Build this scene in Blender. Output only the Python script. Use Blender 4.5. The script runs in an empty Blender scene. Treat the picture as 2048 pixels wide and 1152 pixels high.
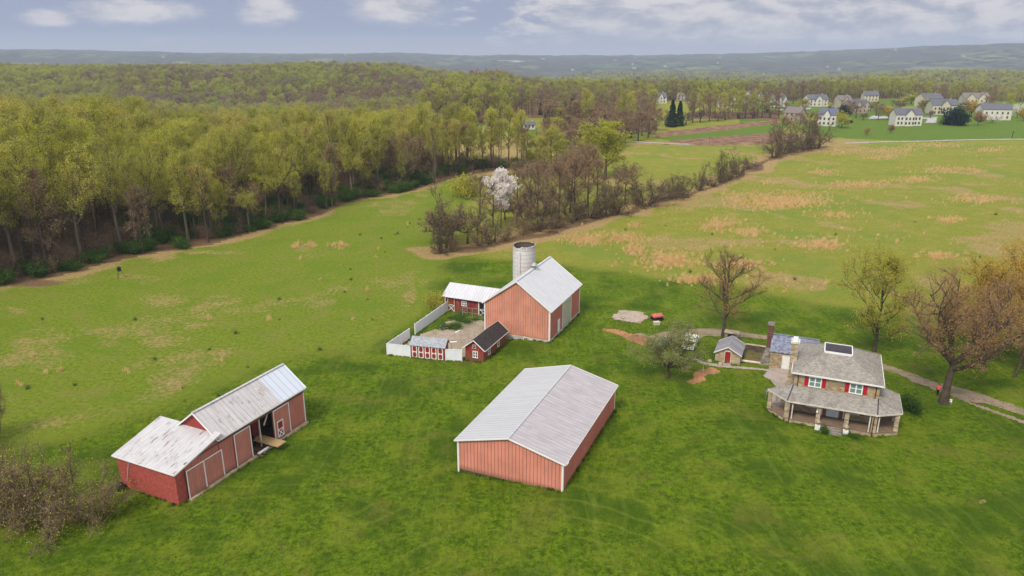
import bpy, math, random
import numpy as np
from mathutils import Vector, Matrix
PI = math.pi
R = math.radians
sc = bpy.context.scene
COL = sc.collection

# ------------------------------------------------------------------ camera, sky, sun, exposure
F_PX, HZ, CAM_H = 1450.0, 104.0, 44.0          # focal length and horizon in pixels of a 2048 px wide frame, height in metres
PITCH = math.atan((576 - HZ) / F_PX)
cd = bpy.data.cameras.new('camera'); cam = bpy.data.objects.new('camera', cd); COL.objects.link(cam)
cam.location = (0, 0, CAM_H); cam.rotation_euler = (PI / 2 - PITCH, 0, 0)
cd.sensor_width = 36; cd.lens = 36 * F_PX / 2048; cd.clip_start = 0.5; cd.clip_end = 60000
sc.camera = cam
SUN_EL, SUN_AZ = R(50), R(238)                  # azimuth measured counter-clockwise from +X, direction TO the sun
sd = bpy.data.lights.new('sun', 'SUN'); sd.energy = 2.4; sd.angle = R(16); sd.color = (1, 0.91, 0.76)
sun = bpy.data.objects.new('sun', sd); COL.objects.link(sun)
sv = Vector((math.cos(SUN_EL) * math.cos(SUN_AZ), math.cos(SUN_EL) * math.sin(SUN_AZ), math.sin(SUN_EL)))
sun.rotation_euler = sv.to_track_quat('Z', 'Y').to_euler(); sun.location = (0, 0, 400)
sc.view_settings.view_transform = 'Standard'; sc.view_settings.look = 'None'
sc.view_settings.exposure = 0.42; sc.view_settings.gamma = 1.0
sc.cycles.max_bounces = 5; sc.cycles.diffuse_bounces = 3; sc.cycles.glossy_bounces = 2; sc.cycles.transmission_bounces = 3
sc.cycles.volume_bounces = 0; sc.cycles.transparent_max_bounces = 4


class NT:
    """small node-graph writer"""
    def __init__(s, tree): s.t = tree; s.n = tree.nodes; s.l = tree.links; s.n.clear()
    def __call__(s, typ, ins=None, **props):
        n = s.n.new(typ)
        for k, v in props.items(): setattr(n, k, v)
        for k, v in (ins or {}).items():
            sk = n.inputs[k]
            if isinstance(v, bpy.types.NodeSocket): s.l.new(v, sk)
            else: sk.default_value = v
        return n
    def math(s, op, a, b=0.0, c=None, clamp=False):
        n = s('ShaderNodeMath', {0: a, 1: b}, operation=op, use_clamp=clamp)
        if c is not None:
            if isinstance(c, bpy.types.NodeSocket): s.l.new(c, n.inputs[2])
            else: n.inputs[2].default_value = c
        return n.outputs[0]
    def mix(s, f, a, b, blend='MIX'):
        n = s('ShaderNodeMix', data_type='RGBA', blend_type=blend)
        for i, v in ((0, f), (6, a), (7, b)):
            if isinstance(v, bpy.types.NodeSocket): s.l.new(v, n.inputs[i])
            else: n.inputs[i].default_value = v if i == 0 else (tuple(v) + (1,))[:4]
        return n.outputs[2]
    def noise(s, vec, scale, detail=3, rough=0.55, dist=0.0, out=0):
        n = s('ShaderNodeTexNoise', {'Scale': scale, 'Detail': detail, 'Roughness': rough, 'Distortion': dist})
        if vec is not None: s.l.new(vec, n.inputs['Vector'])
        return n.outputs[out]
    def ss(s, v, a, b):
        n = s('ShaderNodeMapRange', {0: v, 1: a, 2: b, 3: 0.0, 4: 1.0}, interpolation_type='SMOOTHSTEP')
        return n.outputs[0]
    def mapping(s, vec, scale=(1, 1, 1), loc=(0, 0, 0), rot=(0, 0, 0)):
        return s('ShaderNodeMapping', {'Vector': vec, 'Scale': scale, 'Location': loc, 'Rotation': rot}).outputs[0]


w = bpy.data.worlds.new('World'); sc.world = w; w.use_nodes = True
g = NT(w.node_tree)
sky = g('ShaderNodeTexSky', sky_type='NISHITA', sun_disc=False, sun_elevation=SUN_EL, sun_rotation=PI / 2 - SUN_AZ, air_density=1.0, dust_density=0.6, ozone_density=2.0)
tc = g('ShaderNodeTexCoord').outputs['Generated']
sep = g('ShaderNodeSeparateXYZ', {0: tc})
az = g.math('DIVIDE', sep.outputs[0], g.math('MAXIMUM', g.math('ABSOLUTE', sep.outputs[1]), 0.05))
el = sep.outputs[2]
cv = g('ShaderNodeCombineXYZ', {0: az, 1: g.math('MULTIPLY', el, 2.3), 2: 0.0}).outputs[0]
n1 = g.noise(cv, 5.0, 7, 0.6, 0.3)
n2 = g.noise(g.mapping(cv, (1, 1.35, 1), (3.1, 1.7, 0)), 17, 7, 0.62, 0.15)
# clouds: a broad bank to the right of the view, five separate puffs to the left, high cover overhead
bank = g.math('MULTIPLY', g.ss(g.math('ADD', az, g.math('MULTIPLY', g.math('SUBTRACT', n2, 0.5), 0.35)), -0.06, 0.05), g.ss(el, 0.0, 0.018))
puffs = None
for a, e, ra, re_ in ((-0.46, 0.068, .085, .010), (-0.315, 0.047, .044, .019), (-0.145, 0.053, .066, .021), (-0.60, 0.036, .045, .010), (-0.50, 0.046, .10, .016)):
    d = g('ShaderNodeVectorMath', {0: g('ShaderNodeCombineXYZ', {0: g.math('MULTIPLY', g.math('SUBTRACT', az, a), 1 / ra), 1: g.math('MULTIPLY', g.math('SUBTRACT', el, e), 1 / re_), 2: 0.0}).outputs[0]}, operation='LENGTH').outputs['Value']
    p = g.math('SUBTRACT', 1.0, g.ss(d, 0.25, 1.35))
    puffs = p if puffs is None else g.math('MAXIMUM', puffs, p)
cover = g.math('ADD', g.math('MULTIPLY', bank, 0.36), g.math('MULTIPLY', puffs, 0.40))
cover = g.math('ADD', cover, g.math('MULTIPLY', g.ss(el, 0.09, 0.4), 0.25))
m = g.math('ADD', g.math('ADD', g.math('MULTIPLY', n1, 0.55), g.math('MULTIPLY', n2, 0.62)), cover)
mask = g.ss(m, 0.64, 1.02)
shade = g.ss(g.math('ADD', g.math('MULTIPLY', n1, 0.5), g.math('MULTIPLY', n2, 0.7)), 0.46, 0.70)
CB, CD_ = (4.8, 4.6, 4.7), (3.0, 3.05, 3.4)
ccol = g.mix(g.ss(el, 0.12, 0.4), g.mix(shade, CD_, CB), (6.5, 6.6, 7.0))
skyc = g.mix(g.ss(el, 0.22, 0.07), sky.outputs[0], (2.2, 2.5, 3.45))
skyc = g.mix(g.math('MULTIPLY', g.ss(el, 0.028, 0.0), 0.75), skyc, (3.6, 3.5, 3.95))
out = g.mix(g.math('MULTIPLY', mask, g.math('ADD', 0.3, g.math('MULTIPLY', g.ss(el, 0.0, 0.02), 0.65))), skyc, ccol)
bg = g('ShaderNodeBackground', {'Color': out, 'Strength': 0.115})
g('ShaderNodeOutputWorld', {0: bg.outputs[0]})

# ------------------------------------------------------------------ numbers
rng = np.random.default_rng(7)
random.seed(11)
_lat = rng.random((256, 256))


def vnoise(x, y, scale=1.0, seed=0):
    x = np.asarray(x, float) / scale + 37.7 * seed; y = np.asarray(y, float) / scale + 91.3 * seed
    xi = np.floor(x).astype(int); yi = np.floor(y).astype(int); fx = x - xi; fy = y - yi
    fx = fx * fx * (3 - 2 * fx); fy = fy * fy * (3 - 2 * fy)
    L = lambda a, b: _lat[a & 255, b & 255]
    return (L(xi, yi) * (1 - fx) + L(xi + 1, yi) * fx) * (1 - fy) + (L(xi, yi + 1) * (1 - fx) + L(xi + 1, yi + 1) * fx) * fy


def fbm(x, y, scale, seed=0, o=4):
    s = 0; a = 0.5; t = 0
    for k in range(o): s = s + a * vnoise(x, y, scale / 2 ** k, seed + k); t += a; a *= 0.5
    return s / t


def S(v, a, b):
    t = np.clip((np.asarray(v, float) - a) / (b - a), 0, 1); return t * t * (3 - 2 * t)


BX, BY, BA = 5.95, 107.0, R(66.9)               # bank barn frame


def hgt(x, y):
    x = np.asarray(x, float); y = np.asarray(y, float)
    r = np.hypot(x, y) + 1e-6; t = x / np.maximum(np.abs(y), 1.0)
    z = 0.45 * np.tanh(x / 6.0) * np.exp(-(x ** 2 + (y - 72) ** 2) / (2 * 16 ** 2))
    u = (x - BX) * math.cos(BA) + (y - BY) * math.sin(BA); v = -(x - BX) * math.sin(BA) + (y - BY) * math.cos(BA)
    z = z - 0.55 * S(v, 2, 9) * (1 - S(v, 24, 34)) * S(u, -24, -13) * (1 - S(u, 12, 20))
    z = z + (fbm(x, y, 70, 3, 2) - 0.5) * 1.6 * S(r, 160, 300)
    left = 1 - S(t, -0.16, -0.04)
    r0 = 300 * left + 830 * (1 - left)
    k = 1 - 0.35 * (fbm(x, y, 260, 9, 2) - 0.5) * 2
    z = z - (24 * left + 20 * (1 - left)) * k * S(r, r0, r0 + 190) * (1 - left * S(r, r0 + 330 + 90 * left, r0 + 700 + 90 * left))
    z = z + (left * 22 + (1 - left) * 4) * (fbm(x, y * .8, 300, 47, 3) - 0.5) * S(r, 430, 600) * (1 - S(r, 1300, 1600))
    z = z + 4 * (fbm(x, y, 330, 21, 2) - 0.75) * S(r, 700, 1000)
    far = S(r, 1350, 2100)
    z = z + far * (-46 + 64 * (fbm(x, y, 1500, 5, 4) - 0.42))
    z = z + S(r, 1500, 1900) * (1 - S(r, 2300, 3000)) * 22 * S(t, 0.36, 0.62)
    z = z + S(r, 3300, 6500) * (76 + 100 * S(t, 0.15, 0.8) + 26 * S(-t, 0.30, 0.8)) * (0.88 + 0.24 * fbm(x, y, 1500, 8, 3))
    z = z - S(r, 7000, 10000) * 200 - 6 * S(r, 640, 900) * S(t, -.02, .06) * (1 - S(t, .34, .5))
    return z


_c, _s = math.cos(PITCH), math.sin(PITCH)


def ray(px, py):
    u = (px - 1024) / F_PX; v = (py - 576) / F_PX
    return np.array([u, _c - v * _s, -_s - v * _c])


def at(px, py, dz=0.0):
    """the ground point seen at a pixel of the photograph"""
    d = ray(px, py); z = 0.0
    for _ in range(12):
        k = (z + dz - CAM_H) / d[2]; z = float(hgt(d[0] * k, d[1] * k))
    return Vector((d[0] * k, d[1] * k, z))


def proj(x, y, z=0.0):
    D = y * _c - (z - CAM_H) * _s
    D = np.where(np.abs(D) < 1e-3, 1e-3, D)
    return 1024 + F_PX * x / D, 576 + F_PX * (-y * _s - (z - CAM_H) * _c) / D


def tall(p, ytop):
    """height of something that stands at p and reaches up to pixel row ytop"""
    ang = PITCH - math.atan((576 - ytop) / F_PX)
    return (CAM_H - p.y * math.tan(ang)) - p.z


def mpp(p): return (p.y * _c + (CAM_H - p.z) * _s) / F_PX   # metres per pixel at p


def inpoly(px, py, poly):
    c = np.zeros(np.shape(px), bool); n = len(poly)
    for i in range(n):
        x1, y1 = poly[i]; x2, y2 = poly[(i + 1) % n]
        if y1 == y2: continue
        cond = ((y1 > py) != (y2 > py)) & (px < (x2 - x1) * (py - y1) / (y2 - y1) + x1)
        c ^= cond
    return c


def pdist(x, y, pts):
    d = np.full(np.shape(x), 1e9)
    for (ax, ay), (bx, by) in zip(pts[:-1], pts[1:]):
        dx, dy = bx - ax, by - ay; L = dx * dx + dy * dy + 1e-9
        t = np.clip(((x - ax) * dx + (y - ay) * dy) / L, 0, 1)
        d = np.minimum(d, np.hypot(x - ax - t * dx, y - ay - t * dy))
    return d


# ------------------------------------------------------------------ objects
def tag(o, label=None, cat=None, group=None, kind=None):
    if label: o['label'] = label
    if cat: o['category'] = cat
    if group: o['group'] = group
    if kind: o['kind'] = kind
    return o


def thing(name, label, cat, loc=(0, 0, 0), rz=0.0, group=None):
    o = bpy.data.objects.new(name, None); COL.objects.link(o); o.empty_display_size = 0.5
    o.location = loc; o.rotation_euler = (0, 0, rz)
    return tag(o, label, cat, group)


def copy_tree(o, parent=None):
    c = o.copy(); COL.objects.link(c); c.parent = parent
    for ch in o.children: copy_tree(ch, c)
    return c


class MB:
    def __init__(s): s.v = []; s.f = []; s.m = []
    def poly(s, pts, m=0):
        b = len(s.v); s.v += [tuple(map(float, p)) for p in pts]; s.f.append(tuple(range(b, b + len(pts)))); s.m.append(m); return s
    def box(s, x0, x1, y0, y1, z0, z1, m=0):
        p = [(x0, y0, z0), (x1, y0, z0), (x1, y1, z0), (x0, y1, z0), (x0, y0, z1), (x1, y0, z1), (x1, y1, z1), (x0, y1, z1)]
        for f in ((0, 3, 2, 1), (4, 5, 6, 7), (0, 1, 5, 4), (1, 2, 6, 5), (2, 3, 7, 6), (3, 0, 4, 7)): s.poly([p[i] for i in f], m)
        return s
    def slab(s, pts, t, m=0):
        """a flat polygon given thickness t against its normal"""
        P = [Vector(p) for p in pts]; n = Vector((0, 0, 0))
        for i in range(len(P)): n += (P[i] - P[0]).cross(P[(i + 1) % len(P)] - P[0])
        n.normalize(); Q = [p - n * t for p in P]
        s.poly(P, m); s.poly(Q[::-1], m)
        for i in range(len(P)): j = (i + 1) % len(P); s.poly([P[i], Q[i], Q[j], P[j]], m)
        return s
    def prism(s, pts, z0, z1, m=0):
        n = len(pts); s.poly([(x, y, z1) for x, y in pts], m); s.poly([(x, y, z0) for x, y in pts][::-1], m)
        for i in range(n):
            a = pts[i]; b = pts[(i + 1) % n]; s.poly([(a[0], a[1], z0), (b[0], b[1], z0), (b[0], b[1], z1), (a[0], a[1], z1)], m)
        return s
    def beam(s, a, b, wd, h=None, m=0):
        a = Vector(a); b = Vector(b); d = (b - a).normalized(); h = h or wd
        up = Vector((0, 0, 1)) if abs(d.z) < 0.95 else Vector((1, 0, 0))
        e = d.cross(up).normalized(); u = e.cross(d)
        c = [(-wd / 2, -h / 2), (wd / 2, -h / 2), (wd / 2, h / 2), (-wd / 2, h / 2)]
        A = [a + e * i + u * j for i, j in c]; B = [b + e * i + u * j for i, j in c]
        s.poly(A, m); s.poly(B[::-1], m)
        for i in range(4): j = (i + 1) % 4; s.poly([A[i], B[i], B[j], A[j]], m)
        return s
    def lathe(s, prof, n=16, cx=0, cy=0, m=0, caps=True):
        for (r0, z0), (r1, z1) in zip(prof[:-1], prof[1:]):
            for i in range(n):
                a, b = 2 * PI * i / n, 2 * PI * (i + 1) / n
                s.poly([(cx + r0 * math.cos(a), cy + r0 * math.sin(a), z0), (cx + r0 * math.cos(b), cy + r0 * math.sin(b), z0), (cx + r1 * math.cos(b), cy + r1 * math.sin(b), z1), (cx + r1 * math.cos(a), cy + r1 * math.sin(a), z1)], m)
        if caps:
            for (r, z), sg in ((prof[0], -1), (prof[-1], 1)):
                if r > 1e-4: s.poly([(cx + r * math.cos(2 * PI * i / n), cy + r * math.sin(2 * PI * i / n), z) for i in range(n)][::sg], m)
        return s
    def ball(s, c, rx, ry, rz, n=10, k=6, m=0):
        prof = [(math.sin(PI * j / k), -math.cos(PI * j / k)) for j in range(k + 1)]
        for (r0, z0), (r1, z1) in zip(prof[:-1], prof[1:]):
            for i in range(n):
                a, b = 2 * PI * i / n, 2 * PI * (i + 1) / n
                q = [(r0, z0, a), (r0, z0, b), (r1, z1, b), (r1, z1, a)]
                q = [x for j, x in enumerate(q) if not ((r0 < 1e-6 and j == 1) or (r1 < 1e-6 and j == 3))]
                s.poly([(c[0] + rx * r_ * math.cos(t), c[1] + ry * r_ * math.sin(t), c[2] + rz * z) for r_, z, t in q], m)
        return s
    def build(s, name, mats, parent=None, smooth=False):
        me = bpy.data.meshes.new(name); me.from_pydata(s.v, [], s.f)
        if not isinstance(mats, (list, tuple)): mats = [mats]
        for m in mats: me.materials.append(m)
        me.polygons.foreach_set('material_index', s.m)
        uv = me.uv_layers.new(name='UVMap'); co = np.array(s.v)
        dat = np.zeros((len(me.loops), 2))
        for p in me.polygons:
            n = p.normal
            if abs(n.z) > 0.985: u = Vector((1, 0, 0)); v_ = Vector((0, 1, 0))
            else: u = Vector((0, 0, 1)).cross(n).normalized(); v_ = n.cross(u)
            ix = list(p.loop_indices); vs = co[list(p.vertices)]
            dat[ix, 0] = vs @ np.array(u); dat[ix, 1] = vs @ np.array(v_)
        uv.data.foreach_set('uv', dat.ravel())
        if smooth: me.polygons.foreach_set('use_smooth', [True] * len(me.polygons))
        o = bpy.data.objects.new(name, me); COL.objects.link(o); o.parent = parent
        return o


def np_mesh(name, V, F, mats, mi=None, smooth=False):
    """fast mesh from arrays; F is a list of (faces array) of equal width"""
    me = bpy.data.meshes.new(name)
    me.vertices.add(len(V)); me.vertices.foreach_set('co', np.asarray(V, np.float32).ravel())
    tot = sum(a.size for a in F); npoly = sum(len(a) for a in F)
    me.loops.add(tot); me.polygons.add(npoly)
    me.loops.foreach_set('vertex_index', np.concatenate([a.ravel() for a in F]).astype(np.int32))
    st = []; o = 0
    for a in F: st.append(o + np.arange(len(a)) * a.shape[1]); o += a.size
    me.polygons.foreach_set('loop_start', np.concatenate(st).astype(np.int32))
    for m in mats: me.materials.append(m)
    if mi is not None: me.polygons.foreach_set('material_index', np.asarray(mi, np.int32))
    if smooth: me.polygons.foreach_set('use_smooth', np.ones(npoly, bool))
    me.update(calc_edges=True)
    return me


# ------------------------------------------------------------------ materials
def mat(name):
    m = bpy.data.materials.new(name); m.use_nodes = True
    return m, NT(m.node_tree)


def finish(g, col, rough=0.8, bump=None, bstr=0.3, bdist=0.02, metal=0.0, spec=0.3):
    ins = {'Base Color': col if isinstance(col, bpy.types.NodeSocket) else (tuple(col) + (1,))[:4], 'Roughness': rough, 'Metallic': metal, 'Specular IOR Level': spec}
    b = g('ShaderNodeBsdfPrincipled', ins)
    if bump is not None:
        bn = g('ShaderNodeBump', {'Height': bump, 'Strength': bstr, 'Distance': bdist}); g.l.new(bn.outputs[0], b.inputs['Normal'])
    g('ShaderNodeOutputMaterial', {0: b.outputs[0]})
    return b


def plain(name, c, rough=0.7, var=0.15, scale=2.0, metal=0.0, spec=0.3):
    m, g = mat(name); o = g('ShaderNodeTexCoord').outputs['Object']
    n = g.noise(o, scale, 5, 0.6)
    dk = tuple(x * (1 - var) for x in c); lt = tuple(min(1, x * (1 + var)) for x in c)
    finish(g, g.mix(g.ss(n, 0.3, 0.7), dk, lt), rough, n, 0.2, 0.01, metal, spec)
    return m


def siding(name, c, rib=0.3, grime=0.25, line=0.55, fade=None, boards=False):
    """vertical ribbed or boarded cladding; uv is in metres"""
    m, g = mat(name); uv = g('ShaderNodeUVMap').outputs[0]; ob = g('ShaderNodeTexCoord').outputs['Object']
    u = g('ShaderNodeSeparateXYZ', {0: uv}).outputs[0]
    fr = g.math('FRACT', g.math('DIVIDE', u, rib)); d = g.math('ABSOLUTE', g.math('SUBTRACT', fr, 0.5))
    ln = g.ss(d, 0.42, 0.485)
    big = g.noise(ob, 0.45, 4, 0.6); st = g.noise(g.mapping(uv, (2.2, 0.25, 1)), 2.0, 5, 0.65); fi = g.noise(uv, 9, 4, 0.6)
    col = g.mix(g.ss(big, 0.3, 0.7), tuple(x * (1 - grime * .6) for x in c), c)
    col = g.mix(g.math('MULTIPLY', g.ss(st, 0.45, 0.75), grime), col, fade or tuple(min(1, x * 1.25 + 0.04) for x in c))
    if boards:
        cell = g('ShaderNodeTexWhiteNoise', {1: g.math('FLOOR', g.math('DIVIDE', u, rib))}, noise_dimensions='1D').outputs[0]
        col = g.mix(g.math('MULTIPLY', cell, 0.35), col, tuple(x * 0.6 for x in c))
    col = g.mix(g.math('MULTIPLY', g.ss(fi, 0.5, 0.8), grime * 0.6), col, tuple(x * 0.55 for x in c))
    col = g.mix(g.math('MULTIPLY', ln, line), col, tuple(x * 0.35 for x in c))
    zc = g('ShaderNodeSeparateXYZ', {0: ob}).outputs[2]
    col = g.mix(g.math('MULTIPLY', g.math('SUBTRACT', 1.0, g.ss(g.math('ADD', zc, g.math('MULTIPLY', fi, -0.9)), -0.35, 0.35)), 0.65), col, (0.16, 0.10, 0.055))  # splash dirt at the wall foot, with contact shade painted into it
    finish(g, col, 0.6, g.math('SUBTRACT', g.math('MULTIPLY', fi, 0.1), ln), 0.8, 0.04)
    return m


def metal_roof(name, c, seam=0.6, rust=0.1, streak=0.4, rustcol=(0.22, 0.11, 0.07), spec=0.35):
    m, g = mat(name); uv = g('ShaderNodeUVMap').outputs[0]
    u = g('ShaderNodeSeparateXYZ', {0: uv}).outputs[0]
    fr = g.math('FRACT', g.math('DIVIDE', u, seam)); d = g.math('ABSOLUTE', g.math('SUBTRACT', fr, 0.5)); ln = g.ss(d, 0.44, 0.49)
    pan = g('ShaderNodeTexWhiteNoise', {1: g.math('FLOOR', g.math('DIVIDE', u, seam))}, noise_dimensions='1D').outputs[0]
    st = g.noise(g.mapping(uv, (1.8, 0.16, 1)), 2.4, 6, 0.7); bl = g.noise(uv, 0.5, 5, 0.65); fi = g.noise(g.mapping(uv, (1.6, 0.42, 1)), 1.5, 6, 0.7)
    dk = tuple(x * 0.62 for x in c)
    col = g.mix(g.math('MULTIPLY', g.ss(st, 0.35, 0.7), streak), c, dk)
    col = g.mix(g.math('MULTIPLY', g.ss(bl, 0.42, 0.7), streak * 0.8), col, tuple(x * 0.74 for x in c))
    col = g.mix(g.math('MULTIPLY', pan, 0.14), col, dk)
    rm = g.math('MULTIPLY', g.ss(fi, 0.53, 0.62), g.ss(bl, 0.66 - rust, 0.82 - rust))
    col = g.mix(g.math('MULTIPLY', rm, 0.85), col, rustcol)
    col = g.mix(g.math('MULTIPLY', ln, 0.75), col, tuple(x * 0.35 for x in c))
    finish(g, col, 0.5, g.math('SUBTRACT', g.math('MULTIPLY', st, 0.1), ln), 0.5, 0.03, 0.0, spec)
    return m


def shingle(name, c, row=0.14, tab=0.3, stain=0.3, stainc=None, var=0.25):
    m, g = mat(name); uv = g('ShaderNodeUVMap').outputs[0]
    br = g('ShaderNodeTexBrick', {'Vector': uv, 'Scale': 1.0, 'Mortar Size': 0.012, 'Brick Width': tab, 'Row Height': row, 'Color1': tuple(x * (1 + var) for x in c) + (1,), 'Color2': tuple(x * (1 - var) for x in c) + (1,), 'Mortar': tuple(x * 0.35 for x in c) + (1,)})
    bl = g.noise(g.mapping(uv, (1, 0.45, 1)), 0.7, 5, 0.7)
    col = g.mix(g.math('MULTIPLY', g.ss(bl, 0.48, 0.72), stain), br.outputs[0], stainc or tuple(x * 0.35 for x in c))
    fi = g.noise(uv, 14, 3); col = g.mix(g.math('MULTIPLY', fi, 0.25), col, tuple(x * 0.6 for x in c))
    finish(g, col, 0.9, br.outputs[1], 0.4, -0.01)
    return m


def stone(name, c1, c2, mortar, bw=0.42, bh=0.17):
    m, g = mat(name); uv = g('ShaderNodeUVMap').outputs[0]
    wv = g.noise(uv, 2.2, 3, 0.6, out=1)
    v = g('ShaderNodeVectorMath', {0: uv, 1: g('ShaderNodeVectorMath', {0: wv, 1: (0.30, 0.16, 0)}, operation='MULTIPLY').outputs[0]}, operation='ADD').outputs[0]
    br = g('ShaderNodeTexBrick', {'Vector': v, 'Scale': 1.0, 'Mortar Size': 0.022, 'Mortar Smooth': 0.3, 'Brick Width': bw, 'Row Height': bh, 'Color1': c1 + (1,), 'Color2': c2 + (1,), 'Mortar': mortar + (1,)}, offset=0.45)
    vo = g('ShaderNodeTexVoronoi', {'Vector': g.mapping(v, (2.2, 5, 1)), 'Scale': 1.0})
    col = g.mix(0.6, br.outputs[0], g.mix(g('ShaderNodeSeparateXYZ', {0: vo.outputs[1]}).outputs[0], tuple(x * 0.5 for x in c2), tuple(min(1, x * 1.3) for x in c1)))
    col = g.mix(g.math('MULTIPLY', br.outputs[1], 0.75), col, mortar)
    bl = g.noise(uv, 0.9, 4); col = g.mix(g.math('MULTIPLY', g.ss(bl, 0.4, 0.75), 0.4), col, tuple(x * 0.5 for x in c2))
    finish(g, col, 0.9, g.math('ADD', g.math('MULTIPLY', br.outputs[1], -1.0), g.noise(uv, 9, 3)), 0.6, 0.04)
    return m


M = {}
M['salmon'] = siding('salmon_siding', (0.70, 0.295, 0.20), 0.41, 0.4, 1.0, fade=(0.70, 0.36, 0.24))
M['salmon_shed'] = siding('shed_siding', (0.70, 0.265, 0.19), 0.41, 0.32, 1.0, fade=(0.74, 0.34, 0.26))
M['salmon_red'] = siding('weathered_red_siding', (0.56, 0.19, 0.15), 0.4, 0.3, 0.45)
M['shaded_side'] = siding('shaded_side_siding', (0.55, 0.165, 0.135), 0.33, 0.3, 0.35)  # darker, redder salmon: shade of the long side walls put into the colour
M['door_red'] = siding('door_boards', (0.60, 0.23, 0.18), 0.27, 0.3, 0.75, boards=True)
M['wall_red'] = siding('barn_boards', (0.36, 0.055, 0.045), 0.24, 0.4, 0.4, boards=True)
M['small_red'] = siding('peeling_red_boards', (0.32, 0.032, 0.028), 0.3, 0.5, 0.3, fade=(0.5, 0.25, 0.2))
M['conc_red'] = plain('red_painted_block', (0.38, 0.08, 0.065), 0.85, 0.2, 3.0)
M['white'] = plain('white_paint', (0.78, 0.77, 0.75), 0.6, 0.06, 1.5)
M['vinyl'] = plain('white_vinyl', (0.74, 0.76, 0.80), 0.45, 0.05, 0.8)
M['offwhite'] = plain('aged_white', (0.60, 0.56, 0.48), 0.7, 0.2, 1.5)
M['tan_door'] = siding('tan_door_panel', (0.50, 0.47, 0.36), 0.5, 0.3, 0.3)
M['roof_bank'] = metal_roof('bank_roof_metal', (0.66, 0.66, 0.69), 0.55, 0.03, 0.45)
M['roof_shed_l'] = metal_roof('shed_roof_metal', (0.53, 0.53, 0.54), 0.6, -0.1, 0.25, spec=0.15)
M['roof_shed_r'] = metal_roof('shed_roof_weathered', (0.52, 0.48, 0.50), 0.6, -0.1, 0.9, spec=0.15)
M['roof_old'] = metal_roof('old_seam_roof', (0.62, 0.59, 0.59), 0.62, 0.22, 0.75)
M['roof_new'] = metal_roof('new_roof_panels', (0.62, 0.67, 0.76), 0.9, -0.3, 0.12)
M['roof_lean'] = metal_roof('lean_roof_metal', (0.62, 0.60, 0.61), 0.32, 0.24, 0.65)
M['roof_black'] = shingle('black_shingle', (0.055, 0.045, 0.045), 0.16, 0.35, 0.3)
M['roof_grey'] = shingle('grey_shingle', (0.35, 0.32, 0.28), 0.14, 0.3, 0.7)
M['roof_kiosk'] = shingle('light_grey_shingle', (0.40, 0.42, 0.46), 0.15, 0.3, 0.3)
M['roof_slate'] = shingle('slate', (0.24, 0.26, 0.35), 0.2, 0.36, 0.25, var=0.4)
M['roof_smoke'] = shingle('ribbed_grey_roof', (0.30, 0.29, 0.31), 3.0, 0.2, 0.2)
M['stone'] = stone('tan_fieldstone', (0.50, 0.37, 0.21), (0.30, 0.21, 0.12), (0.42, 0.35, 0.26))
M['stone_pale'] = stone('pale_fieldstone', (0.56, 0.44, 0.29), (0.34, 0.25, 0.16), (0.50, 0.43, 0.33), 0.5, 0.26)
M['stone_grey'] = stone('grey_rubble', (0.34, 0.31, 0.26), (0.17, 0.15, 0.12), (0.22, 0.20, 0.17), 0.4, 0.25)
M['stone_white'] = stone('whitewashed_stone', (0.66, 0.63, 0.58), (0.45, 0.40, 0.34), (0.55, 0.52, 0.46), 0.6, 0.3)
M['stone_dark'] = stone('weathered_footing', (0.16, 0.13, 0.09), (0.07, 0.05, 0.035), (0.10, 0.08, 0.06), 0.5, 0.2)
M['brick'] = stone('dark_red_brick', (0.22, 0.07, 0.05), (0.13, 0.04, 0.035), (0.18, 0.12, 0.10), 0.22, 0.075)
M['shutter'] = plain('crimson_shutter', (0.40, 0.010, 0.030), 0.5, 0.15)
M['shutter_brown'] = plain('faded_brown_shutter', (0.33, 0.11, 0.07), 0.6, 0.15)
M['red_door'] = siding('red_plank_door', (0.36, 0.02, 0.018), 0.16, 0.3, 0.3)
M['pipe'] = plain('brown_pipe', (0.07, 0.025, 0.02), 0.5)
M['dark'] = plain('dark_interior', (0.018, 0.015, 0.013), 0.9)
M['darkpanel'] = plain('dark_membrane', (0.045, 0.035, 0.045), 0.55, 0.3)
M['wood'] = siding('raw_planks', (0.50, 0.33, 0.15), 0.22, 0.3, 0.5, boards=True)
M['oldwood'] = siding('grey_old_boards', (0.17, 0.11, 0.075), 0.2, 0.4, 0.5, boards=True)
M['galv'] = plain('galvanised_steel', (0.42, 0.42, 0.40), 0.4, 0.15, metal=0.5)
M['black'] = plain('black_metal', (0.02, 0.02, 0.02), 0.5)
M['rubber'] = plain('rubber', (0.02, 0.02, 0.02), 0.9)
M['cream'] = plain('cream_siding_far', (0.55, 0.49, 0.38), 0.7, 0.06)
M['farwhite'] = plain('white_siding_far', (0.64, 0.60, 0.53), 0.7, 0.05)
M['fartan'] = plain('tan_siding_far', (0.46, 0.38, 0.29), 0.7, 0.1)
M['farroof'] = plain('far_roof', (0.13, 0.13, 0.155), 0.85, 0.15)
M['farroof2'] = plain('far_roof_brown', (0.20, 0.17, 0.16), 0.85, 0.15)
M['solar'] = plain('solar_panels', (0.10, 0.13, 0.28), 0.3, 0.1)
M['asphalt'] = plain('pale_drive', (0.42, 0.40, 0.40), 0.9, 0.1, 0.3)


def glassm():
    m, g = mat('window_glass'); finish(g, (0.03, 0.045, 0.05), 0.08, spec=0.6); return m


def glass2():
    m, g = mat('curtained_glass'); n = g.noise(g('ShaderNodeTexCoord').outputs['Object'], 3, 2)
    finish(g, g.mix(n, (0.10, 0.17, 0.17), (0.22, 0.33, 0.31)), 0.1, spec=0.6); return m


M['glass'] = glassm(); M['curtain'] = glass2()


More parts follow.
